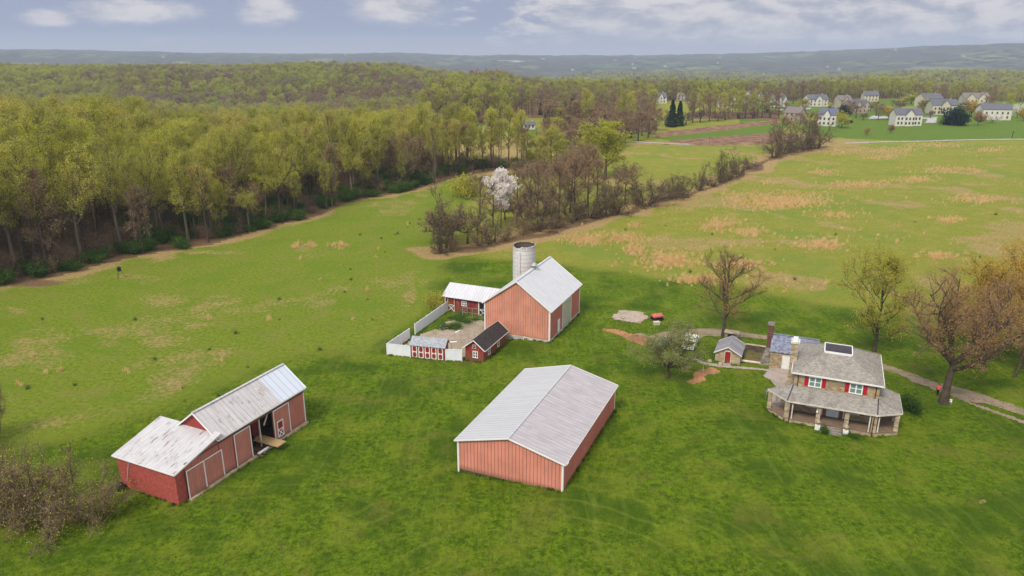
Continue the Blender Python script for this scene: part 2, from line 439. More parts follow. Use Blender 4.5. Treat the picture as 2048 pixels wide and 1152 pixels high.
def ground_mat():
    m, g = mat('ground_cover')
    P = g('ShaderNodeNewGeometry').outputs['Position']
    r1 = g('ShaderNodeSeparateColor', {0: g('ShaderNodeAttribute', attribute_name='reg').outputs[0]})
    r2 = g('ShaderNodeSeparateColor', {0: g('ShaderNodeAttribute', attribute_name='reg2').outputs[0]})
    n_big = g.noise(P, 0.035, 4, 0.6); n_mid = g.noise(P, 0.22, 5, 0.65); n_sm = g.noise(P, 1.6, 5, 0.7); n_fi = g.noise(P, 7.0, 4, 0.7)
    streak = g.noise(g.mapping(P, (0.5, 0.10, 1), rot=(0, 0, R(22))), 1.0, 4, 0.6, 1.2)
    clump = g.math('ADD', g.math('MULTIPLY', n_sm, 0.55), g.math('MULTIPLY', n_fi, 0.45))
    tr_c = g.noise(g.mapping(P, (1.1, 0.07, 1), rot=(0, 0, R(-27))), 0.8, 3, 0.6, 1.6); n_pt = g.noise(P, 0.09, 4, 0.6)
    mown = g.mix(g.ss(clump, 0.38, 0.62), (0.036, 0.068, 0.003), (0.150, 0.240, 0.006))
    mown = g.mix(g.math('MULTIPLY', g.ss(n_mid, 0.44, 0.66), 0.55), mown, (0.20, 0.24, 0.020))
    mown = g.mix(g.math('MULTIPLY', g.ss(n_pt, 0.48, 0.62), 0.8), mown, (0.048, 0.098, 0.004))
    n_p2 = g.noise(P, 0.13, 5, 0.7, 0.5)
    mown = g.mix(g.math('MULTIPLY', g.ss(n_p2, 0.52, 0.66), 0.5), mown, (0.165, 0.160, 0.028))
    mown = g.mix(g.math('MULTIPLY', g.ss(streak, 0.50, 0.70), 0.4), mown, (0.05, 0.10, 0.004))
    mown = g.mix(g.math('MULTIPLY', g.ss(tr_c, 0.54, 0.68), 0.28), mown, (0.19, 0.25, 0.03))
    for (cx_, cy_, w_, a_, r0_, r1_) in ((2.0, 44.0, 2.7, .26, 9, 26), (-30.0, 40.0, 2.5, .16, 12, 34), (30.0, 60.0, 2.9, .14, 10, 30)):
        dd_ = g('ShaderNodeVectorMath', {0: P, 1: (cx_, cy_, 0.0)}, operation='DISTANCE').outputs['Value']
        dd_ = g.math('ADD', dd_, g.math('MULTIPLY', n_big, 9.0)); fr_ = g.math('ABSOLUTE', g.math('SUBTRACT', g.math('FRACT', g.math('DIVIDE', dd_, w_)), 0.5))
        lm_ = g.math('MULTIPLY', g.math('MULTIPLY', g.ss(fr_, 0.36, 0.48), g.ss(n_pt, 0.42, 0.56)), g.math('MULTIPLY', g.ss(dd_, r0_, r0_ + 6.0), g.math('SUBTRACT', 1.0, g.ss(dd_, r1_, r1_ + 12.0))))
        mown = g.mix(g.math('MULTIPLY', lm_, a_), mown, (0.25, 0.29, 0.035))
    leftf = g.mix(g.ss(clump, 0.35, 0.65), (0.10, 0.145, 0.010), (0.235, 0.295, 0.026))
    leftf = g.mix(g.math('MULTIPLY', g.ss(n_mid, 0.45, 0.7), 0.6), leftf, (0.225, 0.21, 0.05))
    leftf = g.mix(g.math('MULTIPLY', g.ss(n_pt, 0.5, 0.62), 0.5), leftf, (0.125, 0.205, 0.012))
    rightf = g.mix(g.ss(clump, 0.35, 0.66), (0.14, 0.162, 0.02), (0.325, 0.33, 0.042))
    rightf = g.mix(g.math('MULTIPLY', g.ss(n_mid, 0.44, 0.68), 0.6), rightf, (0.33, 0.275, 0.07))
    rightf = g.mix(g.math('MULTIPLY', g.ss(n_big, 0.5, 0.62), 0.5), rightf, (0.145, 0.23, 0.028))
    litter = g.mix(g.ss(clump, 0.35, 0.65), (0.10, 0.06, 0.032), (0.26, 0.165, 0.09))
    dry = g.mix(g.ss(clump, 0.35, 0.68), (0.24, 0.16, 0.06), (0.52, 0.375, 0.165))
    lawn = g.mix(g.ss(clump, 0.35, 0.65), (0.08, 0.135, 0.015), (0.15, 0.235, 0.025))
    scrub = g.mix(g.ss(n_mid, 0.35, 0.65), (0.15, 0.075, 0.055), (0.33, 0.20, 0.12))
    def brk(mk, sharp=0.5):      # mask broken up by fine noise
        return g.ss(g.math('ADD', mk, g.math('MULTIPLY', g.math('SUBTRACT', g.math('ADD', g.math('MULTIPLY', n_sm, 0.5), g.math('MULTIPLY', n_mid, 0.5)), 0.5), 1.6)), 0.5 - sharp / 2, 0.5 + sharp / 2)
    col = g.mix(brk(r1.outputs[1], 0.8), rightf, leftf)
    col = g.mix(brk(r1.outputs[0], 0.7), col, mown)
    col = g.mix(brk(r2.outputs[1], 0.4), col, lawn)
    col = g.mix(brk(r2.outputs[2], 0.6), col, scrub)
    col = g.mix(brk(r2.outputs[0], 0.45), col, dry)
    col = g.mix(brk(r1.outputs[2], 0.5), col, litter)
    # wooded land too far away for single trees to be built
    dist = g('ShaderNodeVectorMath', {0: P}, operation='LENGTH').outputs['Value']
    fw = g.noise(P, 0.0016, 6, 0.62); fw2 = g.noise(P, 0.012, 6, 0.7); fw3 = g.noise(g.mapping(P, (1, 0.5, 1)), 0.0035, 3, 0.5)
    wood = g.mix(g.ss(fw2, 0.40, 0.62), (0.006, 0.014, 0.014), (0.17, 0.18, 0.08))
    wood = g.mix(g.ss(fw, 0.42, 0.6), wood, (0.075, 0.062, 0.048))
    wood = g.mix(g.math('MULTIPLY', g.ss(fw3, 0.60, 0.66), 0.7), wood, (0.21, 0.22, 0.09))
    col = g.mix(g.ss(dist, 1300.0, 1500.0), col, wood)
    h = g.math('ADD', g.math('MULTIPLY', n_sm, 0.6), g.math('MULTIPLY', n_fi, 0.35))
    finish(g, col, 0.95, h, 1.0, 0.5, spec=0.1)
    return m


M['ground'] = ground_mat()


def gravel_mat(name, a, b, green=0.3):
    m, g = mat(name); P = g('ShaderNodeNewGeometry').outputs['Position']
    n1 = g.noise(P, 0.8, 5, 0.65); n2 = g.noise(P, 9, 4, 0.7); n3 = g.noise(P, 0.35, 3, 0.6)
    c = g.mix(g.ss(n2, 0.35, 0.65), a, b); c = g.mix(g.math('MULTIPLY', g.ss(n1, 0.45, 0.7), 0.5), c, tuple(x * 0.65 for x in a))
    c = g.mix(g.math('MULTIPLY', g.ss(n3, 0.50, 0.62), green), c, (0.10, 0.15, 0.02))
    finish(g, c, 0.95, n2, 0.5, 0.03); return m


M['gravel'] = gravel_mat('gravel', (0.22, 0.155, 0.10), (0.36, 0.275, 0.20), 0.5)
M['clay'] = gravel_mat('bare_clay', (0.34, 0.14, 0.06), (0.52, 0.26, 0.13), 0.35)
M['yardc'] = gravel_mat('cracked_concrete', (0.30, 0.23, 0.175), (0.46, 0.37, 0.29), 0.25)
M['patio'] = gravel_mat('patio_concrete', (0.33, 0.27, 0.23), (0.46, 0.39, 0.34), 0.0)
M['porch'] = gravel_mat('porch_boards', (0.17, 0.115, 0.075), (0.25, 0.18, 0.125), 0.0)
M['rubble'] = gravel_mat('rubble', (0.30, 0.22, 0.17), (0.55, 0.45, 0.38), 0.2)
M['pitm'] = gravel_mat('leafy_pit', (0.09, 0.075, 0.03), (0.20, 0.16, 0.06), 0.4)


def leaf_mat(name, cols, trans=0.35, patch=False):
    """cols: colour ramp picked per tree, with lighter and darker leaf clumps"""
    m, g = mat(name); oi = g('ShaderNodeObjectInfo'); ob = g('ShaderNodeTexCoord').outputs['Object']
    fac = oi.outputs['Random']
    if patch:
        ln_ = g.noise(g.mapping(oi.outputs['Location'], (.011, .0075, 0)), 1.0, 3, .55)
        fac = g.math('ADD', g.math('MULTIPLY', oi.outputs['Random'], .42), g.math('MULTIPLY', g.ss(ln_, .34, .66), .58))
    cr = g('ShaderNodeValToRGB', {0: fac})
    el = cr.color_ramp.elements
    while len(el) > 1: el.remove(el[0])
    for i, c in enumerate(cols):
        p = i / max(1, len(cols) - 1)
        e = el[0] if i == 0 else el.new(p)
        e.position = p; e.color = tuple(c) + (1,)
    n = g.noise(ob, 0.55, 2, 0.6); n2 = g.noise(ob, 3.5, 2, 0.6)
    v = g.math('ADD', 0.55, g.math('ADD', g.math('MULTIPLY', n, 0.55), g.math('MULTIPLY', n2, 0.4)))
    col = g('ShaderNodeVectorMath', {0: cr.outputs[0], 1: g('ShaderNodeCombineXYZ', {0: v, 1: v, 2: v}).outputs[0]}, operation='MULTIPLY').outputs[0]
    d = g('ShaderNodeBsdfDiffuse', {'Color': col}); t = g('ShaderNodeBsdfTranslucent', {'Color': col})
    mx = g('ShaderNodeMixShader', {0: trans, 1: d.outputs[0], 2: t.outputs[0]})
    g('ShaderNodeOutputMaterial', {0: mx.outputs[0]})
    return m


LM = {
    'lime': leaf_mat('lime_leaves', [(0.40, 0.44, 0.04), (0.54, 0.53, 0.07), (0.33, 0.34, 0.06), (0.60, 0.58, 0.10), (0.46, 0.37, 0.11), (0.40, 0.46, 0.05), (0.54, 0.56, 0.06)], 0.5, 0.45),
    'farwood': leaf_mat('wood_leaves', [(0.33, 0.24, 0.20), (0.36, 0.27, 0.20), (0.33, 0.29, 0.14), (0.36, 0.35, 0.10), (0.40, 0.42, 0.09), (0.48, 0.48, 0.10), (0.42, 0.44, 0.08), (0.52, 0.51, 0.12)], 0.45, True),
    'rust': leaf_mat('rust_buds', [(0.38, 0.22, 0.09), (0.42, 0.28, 0.09), (0.34, 0.21, 0.09)]),
    'gold': leaf_mat('golden_buds', [(0.50, 0.38, 0.07), (0.55, 0.35, 0.07)]),
    'yg': leaf_mat('yellow_green_buds', [(0.40, 0.39, 0.05), (0.45, 0.42, 0.07)]),
    'olive': leaf_mat('olive_leaves', [(0.25, 0.28, 0.10), (0.29, 0.31, 0.11)]),
    'brown': leaf_mat('brown_twig_tips', [(0.27, 0.18, 0.10), (0.36, 0.25, 0.13), (0.26, 0.19, 0.12)]),
    'vine': leaf_mat('vine_tangle', [(0.19, 0.135, 0.07), (0.23, 0.17, 0.09), (0.15, 0.12, 0.06), (0.20, 0.19, 0.06)]),
    'dark': leaf_mat('dark_understory', [(0.05, 0.11, 0.02), (0.09, 0.17, 0.03), (0.06, 0.12, 0.02)]),
    'conifer': leaf_mat('conifer_needles', [(0.014, 0.035, 0.026), (0.02, 0.045, 0.025)], 0.15),
    'white': leaf_mat('blossom', [(0.90, 0.84, 0.80), (0.90, 0.84, 0.80)], 0.5),
    'dryg': leaf_mat('dry_grass_blades', [(0.80, 0.56, 0.26), (0.82, 0.64, 0.34), (0.76, 0.50, 0.22)], 0.5),
    'grass': leaf_mat('green_blades', [(0.13, 0.23, 0.008), (0.20, 0.30, 0.012), (0.09, 0.17, 0.006), (0.28, 0.32, 0.03)]),
}
M['bark'] = plain('bark', (0.085, 0.062, 0.044), 0.9, 0.35, 1.2)
def bark_mat():
    m, g = mat('woodland_bark'); r_ = g('ShaderNodeObjectInfo').outputs['Random']; n = g.noise(g('ShaderNodeTexCoord').outputs['Object'], 1.2, 4, .6)
    c = g.mix(g.ss(r_, .45, .75), (0.075, 0.055, 0.04), (0.21, 0.165, 0.12)); finish(g, g.mix(g.math('MULTIPLY', n, .6), c, (0.05, 0.04, 0.03)), .9, n, .3, .02); return m
M['bark_wood'] = bark_mat()
M['bark_pale'] = plain('pale_bark', (0.21, 0.165, 0.12), 0.9, 0.3, 1.2)
M['twig'] = plain('twigs', (0.22, 0.15, 0.09), 0.9, 0.3, 1.2)
M['twig_dark'] = plain('dark_twigs', (0.13, 0.095, 0.06), 0.9, 0.3, 1.2)
M['twig_red'] = plain('reddish_twigs', (0.25, 0.16, 0.095), 0.9, 0.3, 1.2)
M['twig_pale'] = plain('pale_twigs', (0.27, 0.19, 0.085), 0.9, 0.3, 1.2)

# ------------------------------------------------------------------ where things lie, from rows and columns of the photograph
P2 = lambda L: [tuple(at(*p)[:2]) for p in L]
WOOD_PX = [(-500, 690), (-160, 610), (0, 572), (60, 562), (120, 552), (190, 532), (300, 508), (420, 490), (490, 470), (560, 450), (640, 430), (700, 405), (760, 392), (830, 380), (900, 357), (985, 342), (1050, 338)]
WOOD_EDGE = P2(WOOD_PX)
HEDGE_PX = [(868, 508), (960, 492), (1040, 474), (1100, 457), (1160, 442), (1240, 427), (1330, 397), (1400, 383), (1480, 350), (1540, 317), (1600, 303), (1650, 292)]
HEDGE = P2(HEDGE_PX)
POLY_MOWN = [(855, 520), (1000, 512), (1180, 538), (1360, 562), (1560, 592), (1700, 614), (1850, 642), (2060, 662), (2600, 700), (4000, 1000), (3000, 2600), (-2000, 2600), (-1500, 1300), (-300, 960), (0, 905), (200, 862), (330, 806), (460, 765), (600, 705), (720, 672), (800, 632), (850, 596), (862, 550)]
POLY_LEFT = [(-3000, 900), (-500, 690), (0, 572), (300, 508), (490, 470), (700, 405), (830, 380), (1000, 345), (960, 420), (870, 505), (855, 520), (862, 550), (850, 596), (720, 672), (460, 765), (200, 862), (0, 905), (-300, 960), (-3000, 1500)]
POLY_LAWN = [[(1300, 277), (1420, 262), (1560, 246), (1590, 243), (1560, 262), (1480, 268), (1350, 283)],
             [(1600, 262), (1640, 245), (1720, 236), (1800, 228), (2048, 222), (2500, 215), (2500, 275), (2048, 278), (1880, 282), (1760, 279), (1660, 273)],
             [(1530, 218), (1640, 212), (1700, 222), (1560, 230)], [(1025, 262), (1075, 258), (1078, 272), (1030, 275)]]
POLY_SCRUB = [[(1300, 292), (1345, 283), (1480, 268), (1560, 262), (1620, 272), (1560, 288), (1400, 293)], [(1320, 262), (1560, 240), (1560, 247), (1420, 262), (1310, 275)]]
POLY_TANF = [[(1620, 274), (1700, 278), (1760, 283), (1700, 292), (1640, 294)], [(860, 300), (1000, 275), (1060, 270), (1050, 330), (860, 345)]]
DRY_BLOBS = [(1540, 412, 60, 9), (1590, 405, 40, 7), (1435, 450, 45, 12), (1500, 465, 30, 9), (1270, 450, 16, 6), (1650, 345, 40, 6), (1540, 365, 20, 5), (1790, 300, 70, 8), (1680, 305, 50, 7), (1900, 340, 60, 7), (1760, 315, 50, 6),
             (1880, 513, 38, 6), (1170, 480, 50, 14), (1270, 500, 25, 12), (1340, 520, 60, 18), (1480, 530, 60, 12), (1640, 490, 50, 12), (1720, 370, 60, 8), (1830, 360, 50, 7), (1960, 400, 60, 8), (1390, 560, 50, 10), (1250, 475, 40, 10),
             (592, 490, 9, 6), (622, 491, 14, 4), (680, 492, 18, 6), (1980, 300, 50, 5), (1880, 290, 60, 5), (1560, 400, 120, 16), (1900, 440, 30, 6), (1680, 430, 30, 5)]


def regions(x, y):
    px, py = proj(x, y, 0.0)
    front = y > 8
    mown = 0; left = 0; wx = (fbm(x, y, 24, 81, 3) - .5) * 16; wy = (fbm(x, y, 24, 85, 3) - .5) * 16
    for q in range(14):
        rq = 5.5 * math.sqrt((q + .5) / 14); dx, dy = rq * math.cos(q * 2.4), rq * math.sin(q * 2.4)
        qx, qy = proj(x + wx + dx, np.maximum(y + wy + dy, 9.0), 0.0)
        mown = mown + np.where(front, inpoly(qx, qy, POLY_MOWN), 1.0) / 14; left = left + (inpoly(qx, qy, POLY_LEFT) & front) / 14
    jx = (vnoise(x, y, 9, 31) - 0.5) * 12; jy = (vnoise(x, y, 9, 33) - 0.5) * 12
    dw = pdist(x + jx, y + jy, WOOD_EDGE); dh = pdist(x + jx * 0.5, y + jy * 0.5, HEDGE)
    dry = np.zeros_like(x)
    dry = np.maximum(dry, (1 - S(dw, 1.5, 7)) * 0.75)
    dry = np.maximum(dry, (1 - S(dh, 4, 9)) * 0.85)
    for cx, cy, rx, ry in DRY_BLOBS:
        d = np.hypot((px - cx) / rx, (py - cy) / ry); dry = np.maximum(dry, np.where(front, 0.50 * (1 - S(d, 0.2, 1.4)), 0))
    n = fbm(x, y * 1.0, 16, 61, 3)
    rf = (1 - mown) * (1 - left) * (py > 285) * front
    dry = np.maximum(dry, rf * S(n, 0.56, 0.70) * 0.55)
    dry = np.maximum(dry, left * S(fbm(x, y, 13, 71, 3), 0.57, 0.72) * 0.42)
    for cx, cy, rx, ry, a in ((330, 600, 80, 18, .5), (200, 690, 60, 12, .35), (110, 660, 110, 12, .35), (820, 585, 22, 45, .45), (590, 500, 110, 8, .25), (430, 505, 120, 7, .5), (1965, 1003, 14, 6, .8), (100, 705, 90, 10, .3), (950, 500, 120, 10, .6), (1500, 545, 200, 14, .25), (30, 620, 60, 10, .4)):
        d = np.hypot((px - cx) / rx, (py - cy) / ry); dry = np.maximum(dry, np.where(front, a * (1 - S(d, 0.3, 1.25)), 0))
    litter = np.where(front, is_wood(x, y), 0).astype(float)
    litter = np.maximum(litter, (1 - S(dh, 0.6, 2.6)) * 0.9)
    for cx, cy, rx, ry in ((60, 566, 90, 10), (930, 500, 60, 8)):
        d = np.hypot((px - cx) / rx, (py - cy) / ry); litter = np.maximum(litter, np.where(front, 0.7 * (1 - S(d, 0.5, 1.2)), 0))
    lawn = np.zeros_like(x); scrub = np.zeros_like(x)
    for p in POLY_LAWN: lawn = np.maximum(lawn, inpoly(px, py, p) & front)
    for p in POLY_SCRUB: scrub = np.maximum(scrub, inpoly(px, py, p) & front)
    for p in POLY_TANF: dry = np.maximum(dry, (inpoly(px, py, p) & front) * 0.6)
    hs = (py < 262) & (py > 195) & (px > 1480) & front & (litter < 0.5) & (lawn < 0.5)
    lawn = np.maximum(lawn, hs * S(fbm(x, y, 40, 77, 2), 0.35, 0.55) * 0.8)
    return mown, left, litter, dry, lawn, scrub


def is_wood(x, y):
    """ground covered by closed woodland"""
    px, py = proj(x, y, 0.0); r = np.hypot(x, y)
    ex = np.array([p[0] for p in WOOD_PX]); ey = np.array([p[1] for p in WOOD_PX])
    fl = np.interp(px, ex, ey)
    back = np.interp(px, [700, 800, 860, 1075], [0, 300, 318, 325])
    a = (px < 1050) & (py < fl) & (py > back)
    b = (px < 760) & (py < fl)
    c = (px >= 700) & (px < 1090) & (py < 247 + 3 * np.sin(px / 9))
    c &= ~((px > 1020) & (px < 1085) & (py > 236))
    d = (px >= 1090) & (px < 1310) & (py < 268 + 5 * np.sin(px / 13.0))
    e = (px >= 1310) & (py < 199 + 2 * np.sin(px / 17.0))
    f2 = (px > 1375) & (px < 1560) & (py < 240) & (py > 224)
    return (a | b | c | d | e | f2) & (y > 30) & (r < 1500)


# ------------------------------------------------------------------ terrain
ang = np.concatenate([np.arange(-180, -52, 6), np.arange(-52, 52, 0.26), np.arange(52, 180, 6)])
angr = np.radians(ang)
rad = np.concatenate([[2.0, 8, 16, 24, 32], 38 * 1.0088 ** np.arange(0, 430), 38 * 1.0088 ** 430 * 1.022 ** np.arange(0, 85)])
AA, RR = np.meshgrid(angr, rad)
TX = (RR * np.sin(AA)).ravel(); TY = (RR * np.cos(AA)).ravel()
TZ = hgt(TX, TY)
rr = np.hypot(TX, TY)
TZ = TZ + S(rr, 1500, 1800) * (fbm(TX, TY, 70, 55, 3) - 0.3) * 16
nA, nR = len(ang), len(rad)
i0 = (np.arange(nR - 1)[:, None] * nA + np.arange(nA)[None, :]).ravel()
i1 = (np.arange(nR - 1)[:, None] * nA + (np.arange(nA)[None, :] + 1) % nA).ravel()
F = np.stack([i0, i1, i1 + nA, i0 + nA], 1)
center = len(TX)
V = np.stack([TX, TY, TZ], 1)
V = np.vstack([V, [[0, 0, 0]]])
tri = np.stack([np.full(nA, center), (np.arange(nA) + 1) % nA, np.arange(nA)], 1)
me = np_mesh('ground', V, [F[:, ::-1], tri], [M['ground']], smooth=True)
mo, le, li, dr, la, scb = regions(TX, TY)
for nm, ch in (('reg', (mo, le, li)), ('reg2', (dr, la, scb))):
    a = me.color_attributes.new(nm, 'FLOAT_COLOR', 'POINT')
    arr = np.ones((len(V), 4), np.float32)
    for i, c in enumerate(ch): arr[:-1, i] = c
    a.data.foreach_set('color', arr.ravel())
ground = bpy.data.objects.new('ground', me); COL.objects.link(ground); tag(ground, kind='structure')


def drape(name, outline, m, lift=0.03, px=True, step=0.8, rough=0.35):
    """an irregular sheet lying on the ground inside an outline (pixels or metres)"""
    pts = P2(outline) if px else outline
    xs = [p[0] for p in pts]; ys = [p[1] for p in pts]
    gx = np.arange(min(xs) - 1, max(xs) + 1, step); gy = np.arange(min(ys) - 1, max(ys) + 1, step)
    X, Y = np.meshgrid(gx, gy); jx = (vnoise(X, Y, 1.7, 5) - 0.5) * rough * 4; jy = (vnoise(X, Y, 1.7, 6) - 0.5) * rough * 4
    cx = (X[:-1, :-1] + step / 2 + jx[:-1, :-1]); cy = (Y[:-1, :-1] + step / 2 + jy[:-1, :-1])
    ins = inpoly(cx, cy, pts)
    Z = hgt(X, Y) + lift
    n = len(gx); I, J = np.nonzero(ins)
    F = np.stack([I * n + J, I * n + J + 1, (I + 1) * n + J + 1, (I + 1) * n + J], 1)
    used, inv = np.unique(F, return_inverse=True)
    Vv = np.stack([X.ravel(), Y.ravel(), Z.ravel()], 1)[used]
    me = np_mesh(name, Vv, [inv.reshape(F.shape)], [m], smooth=True)
    o = bpy.data.objects.new(name, me); COL.objects.link(o); tag(o, kind='structure'); return o


def band(name, line, width, m, lift=0.03, rough=0.2, step=0.35):
    pts = P2(line); L = []; Rr = []
    for i, p in enumerate(pts):
        a = pts[max(0, i - 1)]; b = pts[min(len(pts) - 1, i + 1)]; dx, dy = b[0] - a[0], b[1] - a[1]; l = math.hypot(dx, dy)
        wd = width[i] if isinstance(width, list) else width
        L.append((p[0] - dy / l * wd / 2, p[1] + dx / l * wd / 2)); Rr.append((p[0] + dy / l * wd / 2, p[1] - dx / l * wd / 2))
    return drape(name, L + Rr[::-1], m, lift, px=False, step=step, rough=rough)


band('driveway', [(1262, 671), (1300, 682), (1345, 674), (1400, 665), (1450, 665), (1540, 676), (1620, 690), (1700, 715), (1760, 730), (1830, 758), (1880, 775), (1930, 790), (1990, 806), (2090, 838)], [4, 4, 4.5, 3.6, 2.8, 1.9, 1.8, 1.9, 2.0, 2.3, 3.0, 3.6, 2.4, 2.0], M['gravel'], step=.25)
band('wheel_track', [(1905, 792), (1940, 806), (1985, 822), (2060, 850)], [0.4, 0.6, 0.8, 0.9], M['gravel'], rough=0.12)
band('drive_spur', [(1203, 658), (1235, 664), (1270, 676), (1300, 684)], [0.8, 2.0, 3.0, 3.5], M['clay'])
band('footpath', [(1385, 717), (1410, 727), (1440, 732), (1490, 736), (1545, 741)], [0.7, 0.9, 0.8, 0.7, 0.7], M['patio'], rough=0.05, step=0.2)
drape('bare_clay', [(1428, 732), (1440, 740), (1405, 766), (1378, 764), (1395, 750), (1402, 738)], M['clay'], 0.025, step=0.3, rough=0.4)
drape('rubble_pad', [(1226, 636), (1245, 622), (1290, 626), (1296, 632), (1282, 647), (1250, 644)], M['rubble'], 0.05, step=0.3, rough=0.4)
band('road', [(1225, 280), (1260, 283), (1300, 286), (1380, 289)], 3.2, M['asphalt'], 0.12, 0.05, 1.0)
band('road', [(1690, 287), (1800, 283), (1900, 281), (2048, 279), (2300, 276)], 3.0, M['asphalt'], 0.12, 0.05, 1.0)
drape('house_drive', [(1735, 238), (1745, 231), (1770, 233), (1850, 235), (1875, 234), (1872, 246), (1850, 246), (1855, 238), (1770, 237)], M['asphalt'], 0.12, step=1.2, rough=0.1)
drape('house_drive', [(1550, 219), (1620, 215), (1624, 218), (1560, 222)], M['asphalt'], 0.12, step=1.5, rough=0.1)
#@@BUILD@@

# ------------------------------------------------------------------ building helpers
def wbox(mb, W, u0, u1, z0, z1, n0, n1, m=0):
    ox, oy, ux, uy, nx, ny = W
    q = lambda u, n, z: (ox + ux * u + nx * n, oy + uy * u + ny * n, z)
    p = [q(u0, n0, z0), q(u1, n0, z0), q(u1, n1, z0), q(u0, n1, z0), q(u0, n0, z1), q(u1, n0, z1), q(u1, n1, z1), q(u0, n1, z1)]
    fl = (ux * ny - uy * nx) < 0
    for f in ((0, 3, 2, 1), (4, 5, 6, 7), (0, 1, 5, 4), (1, 2, 6, 5), (2, 3, 7, 6), (3, 0, 4, 7)):
        f = f[::-1] if fl else f
        mb.poly([p[i] for i in f], m)
    return mb


def window(W, u0, u1, z0, z1, parent, fm, gm, mull=1, bars=1, t=0.1, name='window', n=0.0):
    b = MB()
    wbox(b, W, u0, u1, z1 - t, z1, n, n + .07); wbox(b, W, u0 - .03, u1 + .03, z0, z0 + t, n, n + .1)
    wbox(b, W, u0, u0 + t, z0 + t, z1 - t, n, n + .07); wbox(b, W, u1 - t, u1, z0 + t, z1 - t, n, n + .07)
    k = t * 0.6
    for i in range(mull):
        c = u0 + (u1 - u0) * (i + 1) / (mull + 1); wbox(b, W, c - k, c + k, z0 + t, z1 - t, n, n + .06)
    for i in range(bars):
        c = z0 + (z1 - z0) * (i + 1) / (bars + 1); wbox(b, W, u0 + t, u1 - t, c - k * .6, c + k * .6, n, n + .05)
    o = b.build(name, fm, parent)
    wbox(MB(), W, u0 + t * .5, u1 - t * .5, z0 + t * .5, z1 - t * .5, n, n + .025).build('pane', gm, o)
    return o


def panel(W, u0, u1, z0, z1, parent, m, name, n0=0.0, n1=0.06, frame=None, fw=0.1):
    o = wbox(MB(), W, u0, u1, z0, z1, n0, n1).build(name, m, parent)
    if frame:
        b = MB(); wbox(b, W, u0 - fw, u0, z0, z1 + fw, n0, n1 + .03); wbox(b, W, u1, u1 + fw, z0, z1 + fw, n0, n1 + .03); wbox(b, W, u0, u1, z1, z1 + fw, n0, n1 + .03)
        b.build('door_frame', frame, o)
    return o


def gable_body(x0, x1, y0, y1, z0, he, hr):
    b = MB(); ym = (y0 + y1) / 2
    b.poly([(x0, y1, z0), (x0, y0, z0), (x0, y0, he), (x0, ym, hr), (x0, y1, he)])
    b.poly([(x1, y0, z0), (x1, y1, z0), (x1, y1, he), (x1, ym, hr), (x1, y0, he)])
    b.poly([(x0, y0, z0), (x1, y0, z0), (x1, y0, he), (x0, y0, he)])
    b.poly([(x1, y1, z0), (x0, y1, z0), (x0, y1, he), (x1, y1, he)])
    b.poly([(x0, y0, he), (x1, y0, he), (x1, ym, hr), (x0, ym, hr)]); b.poly([(x1, y1, he), (x0, y1, he), (x0, ym, hr), (x1, ym, hr)])
    return b


def gable_roof(parent, x0, x1, y0, y1, he, hr, o, og, ml, mr, trim, t=0.1, ridge=None, trimw=0.2):
    """ridge along x; right slope at y0, left slope at y1"""
    ym = (y0 + y1) / 2; sl = (hr - he) / (ym - y0); g0 = 0.03
    ze = he - o * sl + g0 + t; zr = hr + g0 + t
    r = MB().slab([(x0 - og, y0 - o, ze), (x1 + og, y0 - o, ze), (x1 + og, ym, zr), (x0 - og, ym, zr)], t).build('roof', mr, parent)
    l = MB().slab([(x1 + og, y1 + o, ze), (x0 - og, y1 + o, ze), (x0 - og, ym, zr), (x1 + og, ym, zr)], t).build('roof', ml, parent)
    if ridge: MB().beam((x0 - og - .01, ym, zr + .03), (x1 + og + .01, ym, zr + .03), 0.34, 0.06).build('ridge_cap', ridge, r)
    if trim:
        b = MB()
        for xx in (x0 - og - .03, x1 + og + .03):
            for yy in (y0 - o, y1 + o): b.beam((xx, yy, ze - trimw / 2 + .03), (xx, ym, zr - trimw / 2 + .03), 0.05, trimw)
        for yy in (y0 - o - .03, y1 + o + .03): b.beam((x0 - og, yy, ze - .08), (x1 + og, yy, ze - .08), 0.05, trimw * .7)
        b.build('roof_trim', trim, parent)
    return r


# ------------------------------------------------------------------ bank barn
bb = thing('bank_barn', 'tall salmon gabled barn with white metal roof beside the silo', 'barn', (BX, BY, 0), BA)
L, Wd, he, hr = 15.0, 11.3, 5.45, 9.55
gable_body(0, L, 0, Wd, 0.38, he, hr).build('wall', [M['salmon']], bb)
MB().box(0.05, L - .05, 0.0 - .012, 0.05, 0.38, he).build('side_wall', M['shaded_side'], bb)  # thin sheet that paints the less lit long side darker than the gable
MB().box(-.06, L + .05, -.08, Wd + .05, -1.6, 0.38).build('foundation', M['stone_white'], bb)
gable_roof(bb, 0, L, 0, Wd, he, hr, .35, .28, M['roof_bank'], M['roof_bank'], M['white'], ridge=M['roof_bank'], trimw=.22)
b = MB(); b.box(-.09, .16, -.09, .14, .38, he - .1); b.build('corner_board', M['white'], bb)
MB().box(-.09, .16, Wd - .14, Wd + .07, .1, he - .1).build('corner_board', M['white'], bb)
MB().box(L - .16, L + .07, -.09, .14, .2, he - .1).build('corner_board', M['white'], bb)
WR = (0, 0, 1, 0, 0, -1)
d = panel(WR, 6.0, 10.1, .42, 4.75, bb, M['tan_door'], 'sliding_door', .02, .12, M['white'], .14)
wbox(MB(), WR, 5.6, 14.2, 4.95, 5.1, .03, .2).build('door_rail', M['white'], bb)
panel(WR, 3.6, 4.6, .42, 2.6, bb, M['white'], 'door', .02, .08, M['offwhite'], .05)
WG = (0, 0, 0, 1, -1, 0)
for yy in (4.0, 8.3):
    window(WG, yy - .35, yy + .35, -.32, .42 - .12, bb, M['offwhite'], M['glass'], 1, 0, .07, n=.065)
